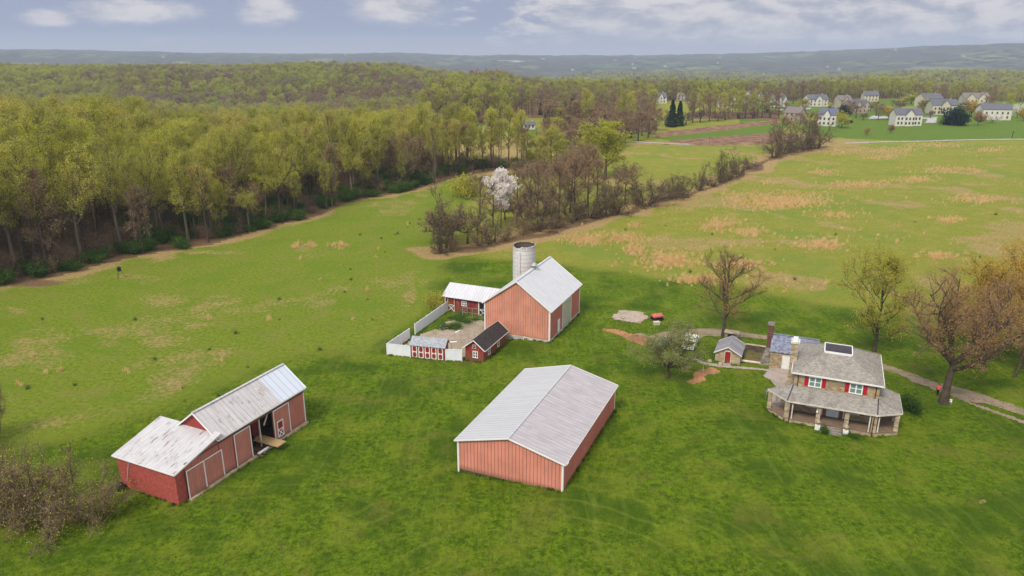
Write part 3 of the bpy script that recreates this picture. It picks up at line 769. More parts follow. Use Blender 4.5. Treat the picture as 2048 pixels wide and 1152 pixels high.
v = thing('roof_ventilator', 'round silver ventilator on the ridge of the tall salmon barn', 'ventilator', (BX + 7.5 * math.cos(BA) - 5.65 * math.sin(BA), BY + 7.5 * math.sin(BA) + 5.65 * math.cos(BA), hr + .12))
MB().lathe([(.34, -.25), (.34, .5)], 12).build('neck', M['galv'], v)
MB().lathe([(.62, .5), (.66, .58), (.30, .92), (.06, 1.05)], 12).build('cap', M['galv'], v)

# ------------------------------------------------------------------ silo
si = thing('silo', 'round whitish stave silo without a roof behind the tall barn', 'silo', (2.25, 129.6, -.3))
def silo_mat():
    m, g = mat('silo_staves'); uv = g('ShaderNodeTexCoord').outputs['Object']; s_ = g('ShaderNodeSeparateXYZ', {0: uv})
    a = g.math('ARCTAN2', s_.outputs[1], s_.outputs[0]); c = g('ShaderNodeCombineXYZ', {0: g.math('MULTIPLY', a, 2.1), 1: s_.outputs[2], 2: 0.0}).outputs[0]
    br = g('ShaderNodeTexBrick', {'Vector': c, 'Scale': 1.0, 'Mortar Size': .018, 'Brick Width': .55, 'Row Height': .75, 'Color1': (.66, .64, .62, 1), 'Color2': (.61, .59, .57, 1), 'Mortar': (.44, .41, .38, 1)})
    st = g.noise(g.mapping(c, (2.5, .22, 1)), 1.6, 5, .7); tp = g.ss(s_.outputs[2], 9.3, 10.8)
    col = g.mix(g.math('MULTIPLY', g.ss(st, .52, .78), .4), br.outputs[0], (.40, .33, .29)); n = g.noise(c, 3, 5)
    col = g.mix(g.math('MULTIPLY', tp, g.ss(n, .4, .6)), col, (.15, .10, .08))
    finish(g, col, .85, br.outputs[1], .4, -.02); return m
M['silo'] = silo_mat()
b = MB(); nS = 40; prof_top = lambda a: 10.55 + (0.0 if not (3.55 < a < 4.3) else -.32 - .12 * math.sin(a * 23)) + .03 * math.sin(a * 17)
for i in range(nS):
    a0, a1 = 2 * PI * i / nS, 2 * PI * (i + 1) / nS; z0, z1 = prof_top(a0), prof_top(a1)
    p = lambda r, a, z: (r * math.cos(a), r * math.sin(a), z)
    b.poly([p(2.1, a0, 0), p(2.1, a1, 0), p(2.1, a1, z1), p(2.1, a0, z0)]); b.poly([p(1.95, a1, 0), p(1.95, a0, 0), p(1.95, a0, z0), p(1.95, a1, z1)], 1)
    b.poly([p(2.1, a0, z0), p(2.1, a1, z1), p(1.95, a1, z1), p(1.95, a0, z0)])
b.build('wall', [M['silo'], M['stone_dark']], si)
MB().lathe([(1.94, 7.5), (1.94, 7.52)], 24).build('silage_floor', M['stone_dark'], si)
b = MB()
for z in np.arange(.8, 10.2, .75): b.lathe([(2.115, z), (2.135, z + .02), (2.115, z + .04)], 40, caps=False)
b.build('hoops', M['galv'], si)
MB().box(-1.30, -.72, -2.18, -1.60, 0, 9.6).build('chute', M['silo'], si)

# ------------------------------------------------------------------ wing, small barn, kiosk shed
wg = thing('cattle_wing', 'low red barn wing with white metal roof behind the barnyard', 'barn', (BX, BY, 0), BA)
# ridge runs along local y: use a rotated child frame by swapping axes
def sw(b):  # swap x and y, keep handedness by flipping faces
    b.v = [(y, x, z) for x, y, z in b.v]; b.f = [f[::-1] for f in b.f]; return b
x0, x1, y0, y1 = 8.5, 14.2, 11.35, 23.3
sw(gable_body(y0, y1, x0, x1, -1.2, 2.35, 3.75)).build('wall', M['small_red'], wg)
sl = (3.75 - 2.35) / 2.85
for sg, xe in ((0, x0 - .55), (1, x1 + .4)):
    ze = 2.35 - (.55 if sg == 0 else .4) * sl + .13; zr = 3.88; xm = 11.35
    pts = [(xe, y0, ze), (xe, y1 + .4, ze), (xm, y1 + .4, zr), (xm, y0, zr)]
    if sg == 0: pts = pts[::-1]
    MB().slab(pts, .1).build('roof', M['roof_bank'], wg)
WW = (x0, 0, 0, 1, -1, 0)
window(WW, 18.9, 19.9, .75, 1.7, wg, M['white'], M['glass'], 1, 1, .13)
window(WW, 11.9, 12.9, .75, 1.7, wg, M['white'], M['glass'], 1, 1, .13)
panel(WW, 14.6, 16.4, -.6, 1.85, wg, M['dark'], 'doorway', .0, .03, M['white'], .18)
d = panel(WW, 14.7, 16.3, -.6, .55, wg, M['dark'], 'half_door', .04, .07)
b = MB()
for za, zb in ((-.5, .5), (.5, -.5)): b.beam((x0 - .1, 14.8, za), (x0 - .1, 16.2, zb), .05, .13)
b.beam((x0 - .1, 14.7, .55), (x0 - .1, 16.3, .55), .05, .13); b.build('cross_brace', M['white'], d)
d = panel(WW, 21.3, 22.6, -.6, .65, wg, M['small_red'], 'gate_door', .04, .08)
b = MB()
for za, zb in ((-.5, .6), (.6, -.5)): b.beam((x0 - .12, 21.35, za), (x0 - .12, 22.55, zb), .05, .12)
for yy in (21.3, 22.6): b.beam((x0 - .12, yy, -.6), (x0 - .12, yy, 1.9), .06, .14)
b.beam((x0 - .12, 21.3, .65), (x0 - .12, 22.6, .65), .05, .12); b.build('cross_brace', M['white'], d)
MB().box(x0 - .5, x0 - .38, 22.9, 23.02, -.9, 2.1).build('post', M['white'], wg)

sb = thing('small_barn', 'small peeling red barn with black shingle roof beside the tall barn', 'barn', (BX, BY, 0), BA)
gable_body(-10.1, -1.7, 6.8, 9.85, -1.4, 1.65, 2.85).build('wall', M['small_red'], sb)
gable_roof(sb, -10.1, -1.7, 6.8, 9.85, 1.65, 2.85, .35, .3, M['roof_black'], M['roof_black'], M['white'], trimw=.14)
WF = (-10.1, 0, 0, 1, -1, 0); WS = (0, 6.8, 1, 0, 0, -1)
window(WF, 7.75, 8.6, .05, 1.15, sb, M['white'], M['glass'], 1, 1, .12)
window(WF, 8.05, 8.6, 1.55, 2.15, sb, M['offwhite'], M['glass'], 0, 1, .06)
window(WS, -8.6, -7.8, .1, 1.25, sb, M['white'], M['glass'], 0, 1, .1)
window(WS, -5.1, -4.4, .1, 1.25, sb, M['white'], M['glass'], 0, 1, .1)

KA = math.atan2(-1.25, 5.27); KX, KY = -15.44, 102.55
ks = thing('five_door_shed', 'narrow shed with five white-edged red arched doors and light grey roof', 'shed', (KX, KY, -.55), KA)
Lk, Dk = 5.35, 1.9
b = MB(); b.poly([(Lk, 0, -.5), (Lk, Dk, -.5), (Lk, Dk, 2.3), (Lk, 1.25, 2.95), (Lk, 0, 2.15)]); b.poly([(0, Dk, -.5), (0, 0, -.5), (0, 0, 2.15), (0, 1.25, 2.95), (0, Dk, 2.3)])
b.poly([(0, 0, -.5), (Lk, 0, -.5), (Lk, 0, 2.15), (0, 0, 2.15)]); b.poly([(Lk, Dk, -.5), (0, Dk, -.5), (0, Dk, 2.3), (Lk, Dk, 2.3)]); b.poly([(0, 0, 2.15), (Lk, 0, 2.15), (Lk, 1.25, 2.95), (0, 1.25, 2.95)]); b.poly([(0, 1.25, 2.95), (Lk, 1.25, 2.95), (Lk, Dk, 2.3), (0, Dk, 2.3)])
b.build('wall', M['small_red'], ks)
MB().slab([(-.2, -.25, 2.08), (Lk + .2, -.25, 2.08), (Lk + .2, 1.28, 3.06), (-.2, 1.28, 3.06)], .08).build('roof', M['roof_kiosk'], ks)
MB().slab([(Lk + .2, Dk + .3, 2.1), (-.2, Dk + .3, 2.1), (-.2, 1.29, 3.05), (Lk + .2, 1.29, 3.05)], .08).build('roof', M['roof_grey'], ks)
WK = (0, 0, 1, 0, 0, -1)
def arch(mb, u0, u1, z0, z1, n0, n1, c):
    mb_pts = [(u0 + c, z0), (u1 - c, z0), (u1, z0 + c), (u1, z1 - c), (u1 - c, z1), (u0 + c, z1), (u0, z1 - c), (u0, z0 + c)]
    mb.poly([(u, -n1, z) for u, z in mb_pts])
    for i in range(8):
        a, b2 = mb_pts[i], mb_pts[(i + 1) % 8]; mb.poly([(a[0], -n1, a[1]), (a[0], -n0, a[1]), (b2[0], -n0, b2[1]), (b2[0], -n1, b2[1])])
for i in range(5):
    u = .16 + i * 1.035
    d = wbox(MB(), WK, u, u + .82, .04, 2.0, .005, .05).build('door', M['white'], ks)
    for z0, z1 in ((.16, .92), (1.08, 1.88)):
        q = MB(); arch(q, u + .13, u + .69, z0, z1, .05, .075, .14); q.build('door_panel', M['red_door'], d)

# ------------------------------------------------------------------ white barnyard fences
def white_fence(label, p, q, n, ht=1.8, zb=-.5, dirty=False):
    a = math.atan2(q[1] - p[1], q[0] - p[0]); Lf = math.hypot(q[0] - p[0], q[1] - p[1])
    t = thing('white_fence', label, 'fence', (p[0], p[1], zb), a, 'white board fences round the barnyard')
    for i in range(n):
        u0 = Lf * i / n; u1 = Lf * (i + 1) / n
        MB().box(u0 + .07, u1 - .07, -.03, .03, .02, ht - .08).box(u0 + .07, u1 - .07, -.05, .05, ht - .14, ht).build('panel', M['vinyl'], t)
    for i in range(n + 1): u = Lf * i / n; MB().box(u - .07, u + .07, -.07, .07, -.4, ht + .06).build('post', M['white'], t)
    return t
cW = (-19.3, 103.6)
white_fence('white panel fence left of the five-door shed', cW, (-15.6, 102.62), 3)
white_fence('stained white panel fence between the five-door shed and the small red barn', (-10.05, 101.35), (-7.6, 101.1), 2)
white_fence('white fence run leading back from the front left yard corner', cW, (-16.7, 109.9), 4)
white_fence('long white fence run ending at the low red wing', (-16.05, 112.0), (-11.6, 123.5), 6)

yard = drape('barnyard_concrete', [(-18.6, 103.8), (-15.4, 103), (-10, 102), (-7.5, 101.6), (-4.4, 109.6), (-4.2, 117.6), (-8.5, 119.6), (-11.0, 118.5), (-13.0, 114.0), (-15.2, 111.6), (-16.3, 109.6)], M['yardc'], .04, px=False, step=.4, rough=.3)
# leaning white boards lying in the yard
for lab, x, y, a, l in (('short white board lying near the long white fence', -11.6, 114.6, .42, 1.5), ('tilted white board in the middle of the barnyard', -9.1, 113.1, .95, 1.3), ('long white board near the wire posts in the yard', -9.9, 108.4, .12, 2.0)):
    o = MB().box(-l / 2, l / 2, -.17, .17, .02, .09).box(-l / 2 + .1, -l / 2 + .2, -.2, .2, 0, .02).build('board', M['white']); o.location = (x, y, float(hgt(x, y)) + .06); o.rotation_euler = (.05, -.03, a)
    tag(o, lab, 'board', 'white boards lying in the barnyard')
# pipe pen
pn = thing('pipe_pen', 'grey pipe gate pen in front of the low red wing', 'pen', (BX, BY, -.5), BA)
def rails(mb, p, q, zs, r=.05):
    for z in zs: mb.beam((p[0], p[1], z), (q[0], q[1], z), r)
A_, B_, C_, D_ = (6.3, 18.6), (6.6, 15.0), (8.2, 15.0), (8.1, 18.6)
b = MB(); rails(b, A_, B_, (.08, .95, 1.85), .06); b.build('front_gate', M['galv'], pn)
for q_ in ((B_, C_), (A_, D_)):
    for z_ in (.08, .95, 1.85): MB().beam(q_[0] + (z_,), q_[1] + (z_,), .05).build('side_rail', M['galv'], pn)
for p in (A_, ((A_[0] + B_[0]) / 2, (A_[1] + B_[1]) / 2), B_, C_, D_): MB().box(p[0] - .04, p[0] + .04, p[1] - .04, p[1] + .04, -.1, 1.95).build('post', M['galv'], pn)
# wire pen posts
for x, y, h in ((-13.5, 106.6, 1.7), (-12.2, 108.2, 1.5), (-11.6, 106.8, 1.9), (-10.6, 105.2, 2.0), (-9.2, 108.6, 2.0), (-8.2, 108.2, 2.1), (-6.1, 109.2, 1.8), (-9.4, 104.5, 1.6), (-10.1, 103.6, 2.1), (-6.9, 106.9, 1.3)):
    o = MB().lathe([(.035, 0), (.035, h)], 6).lathe([(.05, h), (.02, h + .07)], 6).build('fence_post', M['galv'])
    o.location = (x, y, float(hgt(x, y))); tag(o, 'thin grey steel post standing in the barnyard', 'post', 'thin steel posts in the barnyard')
o = MB().box(0, 1.0, 0, .7, 0, .06).box(.1, .8, .1, .6, .06, .5).beam((.05, .0, 0), (-.25, -.2, 1.3), .04).build('feed_trough', M['galv']); o.location = (-9.2, 103.6, -.5); o.rotation_euler = (0, 0, .6)
tag(o, 'small rusty metal trough by the right end of the five-door shed', 'trough')

# ------------------------------------------------------------------ big low shed in front
sx, sy, sa = 5.3, 65.5, R(66.8)
sh = thing('machine_shed', 'wide low salmon shed with two-tone grey metal roof in the foreground', 'shed', (sx, sy, 0), sa)
L, Wd, he, hr = 19.9, 12.27, 3.62, 5.22
gable_body(0, L, 0, Wd, .06, he, hr).build('wall', M['salmon_shed'], sh)
MB().box(.1, L - .1, -.012, .06, .22, he - .02).build('side_wall', M['shaded_side'], sh)  # same darker sheet, side shade painted over the salmon wall
MB().box(.04, L, .03, Wd - .04, -1.3, .05).build('footing', M['stone_dark'], sh)
gable_roof(sh, 0, L, 0, Wd, he, hr, .28, .25, M['roof_shed_l'], M['roof_shed_r'], M['white'], t=.08, ridge=M['roof_shed_l'], trimw=.16)
for xx, yy in ((-.04, -.04), (-.04, Wd - .16), (L - .16, -.04)): MB().box(xx, xx + .2, yy, yy + .2, -.2 if yy < 1 else -.75, he - .05).build('corner_board', M['white'], sh)
MB().beam((.2, -.05, .2), (L, -.05, .14), .06, .14).build('skirt_board', M['offwhite'], sh)
MB().beam((.1, -.33, he - .12), (.75, -.33, he - .16), .1, .12).build('gutter_piece', M['white'], sh)

# ------------------------------------------------------------------ left barn
lx, ly, la_ = -33.35, 64.7, R(65.28)
lb = thing('long_barn', 'long weathered red barn with open bay and lower lean-to end', 'barn', (lx, ly, 0), la_)
L, Wd, a0 = 18.07, 5.92, 4.47
he, hr = 4.78, 7.1
OP0, OP1 = 8.9, 12.6
b = MB(); ym = Wd / 2
b.poly([(a0, Wd, 0), (a0, 0, 0), (a0, 0, he), (a0, ym, hr), (a0, Wd, he)]); b.poly([(L, 0, 0), (L, Wd, 0), (L, Wd, he), (L, ym, hr), (L, 0, he)]); b.poly([(L, Wd, 0), (a0, Wd, 0), (a0, Wd, he), (L, Wd, he)])
b.build('wall', M['wall_red'], lb)
b = MB(); b.box(a0 + .03, OP0, 0, .12, .15, he); b.box(OP1, L - .03, 0, .12, .05, he); b.box(OP0, OP1, .0, .12, 4.0, he); b.build('front_wall', M['salmon_red'], lb)
gable_roof(lb, a0, L, 0, Wd, he, hr, .28, .28, M['roof_old'], M['roof_old'], M['white'], t=.07, ridge=M['roof_old'], trimw=.16)
slr = (hr - he) / ym; zz = lambda y: he + (y) * slr + .115
MB().slab([(14.0, -.29, zz(-.29)), (L + .3, -.29, zz(-.29)), (L + .3, ym - .12, zz(ym - .12)), (14.0, ym - .12, zz(ym - .12))], .03).build('roof_sheet', M['roof_new'], lb)
WLf = (0, 0, 1, 0, 0, -1)
def sld(u0, u1, z1, nm='sliding_door', z0=.15, tr=(1, 1)):
    o = wbox(MB(), WLf, u0, u1, z0, z1, .06, .15).build(nm, M['door_red'], lb); b = MB()
    if tr[0]: wbox(b, WLf, u0 - .06, u0 + .06, z0, z1, .15, .18)
    if tr[1]: wbox(b, WLf, u1 - .06, u1 + .06, z0, z1, .15, .18)
    wbox(b, WLf, u0 + .06, u1 - .06, z1 - .12, z1, .15, .18); b.build('door_trim', M['white'], o); return o
sld(-.1, 2.15, 3.35); sld(2.21, 4.6, 3.35, tr=(0, 1)); sld(6.5, OP0 - .05, 4.1); o = sld(OP1, 15.2, 4.1, z0=.2)
dd = wbox(MB(), WLf, 13.1, 13.9, .5, 2.35, .15, .19).build('small_door', M['red_door'], o)
b = MB()
for q in ((13.0, 13.1, .4, 2.45), (13.9, 14.0, .4, 2.45)): wbox(b, WLf, *q, .15, .22)
for q in ((13.1, 13.9, 2.35, 2.45), (13.1, 13.9, .4, .5), (13.1, 13.9, 1.35, 1.45)): wbox(b, WLf, *q, .15, .22)
b.beam((13.1, -.21, .5), (13.9, -.21, 1.35), .04, .1); b.beam((13.1, -.21, 1.35), (13.9, -.21, .5), .04, .1); b.build('cross_brace', M['white'], dd)
wbox(MB(), WLf, -.2, L, 4.13, 4.22, .06, .16).build('door_track', M['oldwood'], lb)
MB().box(L - .1, L + .05, -.04, .12, .1, he).build('corner_board', M['white'], lb)
# inside of the open bay
b = MB(); b.box(a0 + 1, L - 1, .3, Wd - .2, .02, .12); b.build('floor', M['oldwood'], lb)
b = MB(); b.box(a0 + 1, L - 1, 3.6, 3.7, .12, 2.7); b.build('inner_wall', M['oldwood'], lb)
b = MB(); b.box(11.4, 12.5, 2.2, 2.3, .12, 2.6); b.build('stall_partition', M['wall_red'], lb)
b = MB(); b.beam((11.6, .5, 2.6), (12.5, .5, 3.9), .12); b.beam((11.0, .6, .12), (11.0, .6, 4.4), .14); b.build('brace', M['offwhite'], lb)
b = MB(); b.box(10.0, 10.9, 1.4, 2.6, .12, 1.3); b.build('machine', M['dark'], lb)
MB().slab([(10.9, -2.0, .75), (12.3, -2.0, .75), (12.0, 1.6, .95), (10.6, 1.6, .95)], .1).build('platform', M['wood'], lb)
MB().box(9.2, 9.4, -1.2, 2.2, .13, .26).box(9.8, 10.05, -1.0, 2.4, .13, .24).build('loose_boards', M['oldwood'], lb)
MB().box(9.3, 10.9, -.7, -.4, .3, .42).build('white_plank', M['white'], lb)
MB().box(-.2, L, -.45, -.05, -.2, .12).build('footing', M['stone_pale'], lb)
# lean-to
lw = 8.56; h1, h2 = 3.78, 5.33; X0 = -1.3
b = MB(); hl = lambda x: h1 + (h2 - h1) * (x - X0 + .25) / 6.3 - .03
b.poly([(X0, lw, -.3), (X0, .1, -.3), (X0, .1, hl(X0)), (X0, lw, hl(X0))])
b.poly([(X0, .1, -.3), (-.12, .1, -.3), (-.12, .1, hl(-.12)), (X0, .1, hl(X0))]); b.poly([(4.6, lw, -.3), (X0, lw, -.3), (X0, lw, hl(X0)), (4.6, lw, hl(4.6))])
b.poly([(-.12, .1, -.3), (-.12, .6, -.3), (-.12, .6, hl(-.12)), (-.12, .1, hl(-.12))])
b.build('block_wall', M['conc_red'], lb)
b = MB(); b.poly([(-.12, .05, .1), (4.6, .05, .1), (4.6, .05, hl(4.6)), (-.12, .05, hl(-.12))]); b.poly([(4.65, .0, 0), (4.65, lw, 0), (4.65, lw, hl(4.6)), (4.65, 0, hl(4.6))]); b.build('lean_to_wall', M['salmon_red'], lb)
rl = MB().slab([(X0 - .3, -.25, h1), (4.75, -.25, h2 - .02), (4.75, lw + .25, h2 - .02), (X0 - .3, lw + .25, h1)], .07)
rl.build('lean_to_roof', M['roof_lean'], lb)
b = MB(); b.beam((X0 - .33, -.25, h1 - .08), (X0 - .33, lw + .25, h1 - .08), .05, .16); b.beam((X0 - .3, -.28, h1 - .1), (4.75, -.28, h2 - .12), .05, .17); b.build('lean_to_trim', M['white'], lb)
MB().lathe([(.42, 0), (.5, .25), (.35, .7), (.1, .9)], 9, X0 - .6, lw - .6).build('tar_barrel', M['black'], lb).name = 'barrel'
b = MB(); b.beam((X0 - .05, lw - 1.1, .9), (X0 - .05, lw - 1.9, 3.4), .03, .06); b.build('paint_run', M['white'], lb)

# ------------------------------------------------------------------ stone farmhouse
hx, hy, ha = 35.6, 83.4, R(-23.43)
hs = thing('stone_farmhouse', 'two-storey tan stone house with wraparound porch and crimson shutters', 'house', (hx, hy, 0), ha)
Lh, Dh = 9.7, 9.8
MB().box(0, Lh, 0, Dh, -.2, 5.75).build('wall', M['stone'], hs)
t0, t1, s0, s1, zt, ze, oh = 3.15, 6.3, 3.15, 6.25, 7.75, 5.82, .42
b = MB(); E4 = [(-oh, -oh, ze), (Lh + oh, -oh, ze), (Lh + oh, Dh + oh, ze), (-oh, Dh + oh, ze)]; T4 = [(t0, s0, zt), (t1, s0, zt), (t1, s1, zt), (t0, s1, zt)]
for i in range(4): j = (i + 1) % 4; b.poly([E4[i], E4[j], T4[j], T4[i]])
b.poly(E4[::-1]); b.poly(T4); ro = b.build('hip_roof', M['roof_grey'], hs)
b = MB()
for i in range(4): j = (i + 1) % 4; b.beam((E4[i][0], E4[i][1], ze - .07), (E4[j][0], E4[j][1], ze - .07), .07, .18)
b.build('fascia', M['white'], hs)
b = MB(); b.box(t0 - .05, t1 + .05, s0 - .1, s0 + .02, zt - .12, zt + .2); b.box(t0 - .1, t0 + .02, s0 + .02, s1, zt - .1, zt + .2); b.box(t1 - .02, t1 + .1, s0 + .02, s1, zt - .1, zt + .2); b.box(t0, t1, s1 - .05, s1 + .07, zt - .1, zt + .2); cb = b.build('roof_curb', M['white'], hs)
MB().box(t0 + .02, t1 - .02, s0 + .02, s1 - .05, zt - .02, zt + .12).build('flat_roof', M['darkpanel'], cb)
b = MB()
for i in range(4): b.beam(tuple(Vector(E4[i]) + Vector((0, 0, .02))), tuple(Vector(T4[i]) + Vector((0, 0, .02))), .16, .04)
b.build('hip_cap', M['roof_grey'], ro)
WFh = (0, 0, 1, 0, 0, -1); WRh = (Lh, 0, 0, 1, 1, 0); WLh = (0, 0, 0, 1, -1, 0)
for c in (2.45, 7.1):
    window(WFh, c - .74, c + .74, 4.12, 5.5, hs, M['white'], M['curtain'], 1, 1, .12)
    for s_ in (-1, 1):
        b = MB(); u = c + s_ * 1.02; wbox(b, WFh, u - .22, u + .22, 4.2, 5.5, .0, .06); wbox(b, WFh, u - .17, u + .17, 4.85, 4.9, .06, .075); b.build('shutter', M['shutter'], hs)
for c in (2.4, 7.3):
    window(WFh, c - .65, c + .65, 1.35, 2.75, hs, M['white'], M['glass'], 0, 1, .12)
    for s_ in (-1, 1): wbox(MB(), WFh, c + s_ * .9 - .22, c + s_ * .9 + .22, 1.35, 2.75, 0, .06).build('shutter', M['shutter'], hs)
for yy in (2.5, 6.5):
    window(WRh, yy - .5, yy + .5, 4.1, 5.4, hs, M['white'], M['curtain'], 0, 1, .1); window(WRh, yy - .5, yy + .5, 1.2, 2.6, hs, M['white'], M['glass'], 0, 1, .1)
window(WLh, 6.6, 7.5, 4.1, 5.3, hs, M['white'], M['glass'], 0, 1, .1)
d = panel(WFh, 4.2, 5.6, .5, 2.75, hs, M['white'], 'front_door', .0, .08, None)
for u in (3.78, 5.72): wbox(MB(), WFh, u, u + .34, .6, 2.7, .0, .07).build('side_shutter', M['shutter_brown'], hs)
for u in (3.6, 6.1): wbox(MB(), WFh, u, u + .14, .5, 2.9, .0, .1).build('door_pilaster', M['white'], hs)
for x_, y_ in ((.45, -.1), (9.3, -.1)): MB().box(x_ - .05, x_ + .05, y_ - .05, y_ + .05, 3.9, 5.75).build('downpipe', M['pipe'], hs)
# porch
PO = [(-2.95, -.35), (-.45, -2.85), (9.65, -2.62), (12.42, -.9), (12.38, 4.65)]; zw, zp = 3.95, 3.0
IN = [(0, -.02), (0, -.02), (Lh, -.02), (Lh + .02, -.02), (Lh + .02, 4.65)]
b = MB()
b.slab([PO[0] + (zp,), PO[1] + (zp,), (0, 0, zw)], .1); b.slab([PO[1] + (zp,), PO[2] + (zp,), (Lh, 0, zw), (0, 0, zw)], .1)
b.slab([PO[2] + (zp,), PO[3] + (zp,), (Lh, 0, zw)], .1); b.slab([PO[3] + (zp,), PO[4] + (zp,), (Lh, 4.65, zw), (Lh, 0, zw)], .1)
pr = b.build('porch_roof', M['roof_grey'], hs)
b = MB(); b.poly([(0, .3, zp - .1), (0, 0, zw - .05), PO[0] + (zp,)]); b.slab([PO[0] + (zp + .02,), (0, 0, zw + .02), (0, .8, zw - .1)], .08); b.build('porch_roof_end', M['roof_grey'], pr)
b = MB()
for p, q in zip(PO[:-1], PO[1:]): b.beam(p + (zp - .1,), q + (zp - .1,), .08, .2)
b.beam(PO[4] + (zp - .1,), (Lh, 4.65, zp - .1), .08, .2); b.beam(PO[0] + (zp - .1,), (0, .5, zp - .1), .08, .2); b.build('porch_fascia', M['offwhite'], hs)
for p in (PO[1], PO[2], PO[3]): MB().beam(p + (zp + .03,), ((0 if p is PO[1] else Lh), 0, zw + .03), .12, .04).build('porch_hip_cap', M['roof_grey'] if p is PO[3] else M['darkpanel'], pr)
FO = [(-2.8, -.3), (-.4, -2.7), (9.6, -2.45), (12.25, -.8), (12.2, 4.6), (Lh + .01, 4.6), (Lh + .01, -.01), (-.01, -.01), (-.01, 1.2)]
MB().prism(FO, -.5, .46).build('porch_base', M['stone_pale'], hs)
MB().prism([(x * 1.0 + (0), y, ) for x, y in [(-2.88, -.3), (-.43, -2.76), (9.62, -2.52), (12.32, -.85), (12.27, 4.62), (Lh + .02, 4.62), (Lh + .02, -.02), (-.02, -.02), (-.02, 1.22)]], .462, .52).build('porch_floor', M['porch'], hs)
for x_, y_, w_ in ((-2.55, -.45, .5), (-.35, -2.35, .62), (3.25, -2.25, .5), (6.45, -2.2, .5), (9.45, -2.15, .55), (11.95, -.75, .5), (11.9, 4.3, .5), (11.95, 2.0, .45)):
    MB().box(x_ - w_ / 2, x_ + w_ / 2, y_ - w_ / 2, y_ + w_ / 2, .52, 2.9).build('porch_pier', M['stone_pale'], hs)
for x_, y_ in ((.25, -2.5), (8.95, -2.4), (9.95, -2.1)): MB().box(x_ - .07, x_ + .07, y_ - .07, y_ + .07, .52, 2.9).build('porch_post', M['offwhite'], hs)
for x_, y_ in ((-.02, -2.76), (9.35, -2.55)): MB().box(x_ - .05, x_ + .05, y_ - .05, y_ + .05, .0, 2.9).build('downpipe', M['pipe'], hs)
b = MB(); b.box(3.7, 6.1, -3.35, -2.62, -.2, .32); b.box(3.7, 6.1, -3.9, -3.35, -.2, .14); b.build('steps', M['stone_grey'], hs)
b = MB(); b.box(3.05, 3.12, -2.6, -2.5, 1.9, 2.2); b.ball((3.08, -2.62, 2.05), .12, .12, .16, 8, 5); b.build('wall_lantern', M['white'], hs)
# exterior chimney on the left wall
b = MB(); b.box(-.95, -.01, 2.9, 4.5, -.3, 3.2); b.box(-.85, -.01, 3.05, 4.3, 3.2, 8.35); b.box(-1.35, -.95, 2.8, 4.3, -.3, 1.9); b.build('chimney', M['stone_pale'], hs)
MB().box(-.97, .1, 2.93, 4.42, 8.35, 8.6).build('chimney_cap', M['offwhite'], hs)
MB().box(-.72, -.16, 3.3, 4.0, 8.6, 9.0).build('chimney_pot', M['white'], hs)
ca, sa_ = math.cos(ha), math.sin(ha)
HL = lambda x, y, z=0.0: (hx + x * ca - y * sa_, hy + x * sa_ + y * ca, z)
HP = lambda L_: [HL(*p)[:2] for p in L_]
drape('patio', HP([(-3.8, 13.9), (-.4, 13.9), (-.1, 9), (-.1, 1.0), (-2.8, 1.0), (-2.9, 5.2), (-2.2, 7.5), (-3.9, 10.0)]), M['patio'], .05, px=False, step=.25, rough=.12)
for lab, x_, y_, s_ in (('carved stone urn on white block left of the porch steps', 3.35, -3.1, 1), ('carved stone urn on white block right of the porch steps', 6.5, -3.1, 1)):
    u = thing('planter_urn', lab, 'urn', HL(x_, y_), ha)
    MB().box(-.3, .3, -.3, .3, -.1, .55).build('plinth', M['white'], u); MB().lathe([(.14, .55), (.1, .66), (.28, .95), (.3, 1.05), (.2, 1.1)], 12).ball((0, 0, 1.12), .24, .24, .2, 10, 5).build('urn', M['stone_pale'], u)
for lab, x_, y_, rz in (('grey satellite dish on the lawn nearest the porch roof corner, left of its twin', -3.2, 2.9, 2.6), ('grey satellite dish tucked between its twin and the house chimney', -1.9, 2.6, 2.4)):
    u = thing('satellite_dish', lab, 'satellite dish', HL(x_, y_), ha + rz)
    MB().beam((0, 0, -.05), (0, 0, 1.3), .06).build('mast', M['galv'], u)
    b = MB(); n_ = 14
    for (r0, d0), (r1, d1) in (((0, .10), (.22, .07)), ((.22, .07), (.42, 0))):
        for i in range(n_):
            a, c2 = 2 * PI * i / n_, 2 * PI * (i + 1) / n_
            q = [(d0, r0 * math.cos(a), 1.4 + r0 * math.sin(a)), (d0, r0 * math.cos(c2), 1.4 + r0 * math.sin(c2)), (d1, r1 * math.cos(c2), 1.4 + r1 * math.sin(c2)), (d1, r1 * math.cos(a), 1.4 + r1 * math.sin(a))]
            if r0 == 0: q = q[1:]
            b.poly(q)
    b.build('dish', M['galv'], u); MB().beam((0, 0, 1.1), (-.75, 0, 1.35), .045).ball((-.78, 0, 1.38), .07, .07, .07, 6, 4).build('feed_arm', M['offwhite'], u)

# ------------------------------------------------------------------ slate-roofed kitchen, stone smokehouse, pit, log, outdoor fireplace
kt = thing('slate_outbuilding', 'stone outbuilding with blue slate roof and white door behind the house', 'outbuilding', HL(-3.75, 14.05), ha)
gable_body(0, 6.3, 0, 4.3, -.3, 2.55, 4.3).build('wall', M['stone'], kt)
gable_roof(kt, 0, 6.3, 0, 4.3, 2.55, 4.3, .2, .1, M['roof_slate'], M['roof_slate'], None, ridge=M['roof_slate'])
panel((0, 0, 1, 0, 0, -1), 1.75, 2.85, .05, 2.1, kt, M['white'], 'door', 0, .06, M['offwhite'], .08)
MB().box(-.75, -.02, 1.5, 2.35, -.3, 5.9).build('brick_chimney', M['brick'], kt)
MB().box(-.85, .08, 1.4, 2.45, 5.9, 6.15).box(-.6, -.2, 1.65, 2.1, 6.15, 6.3).build('chimney_cap', M['stone_grey'], kt)
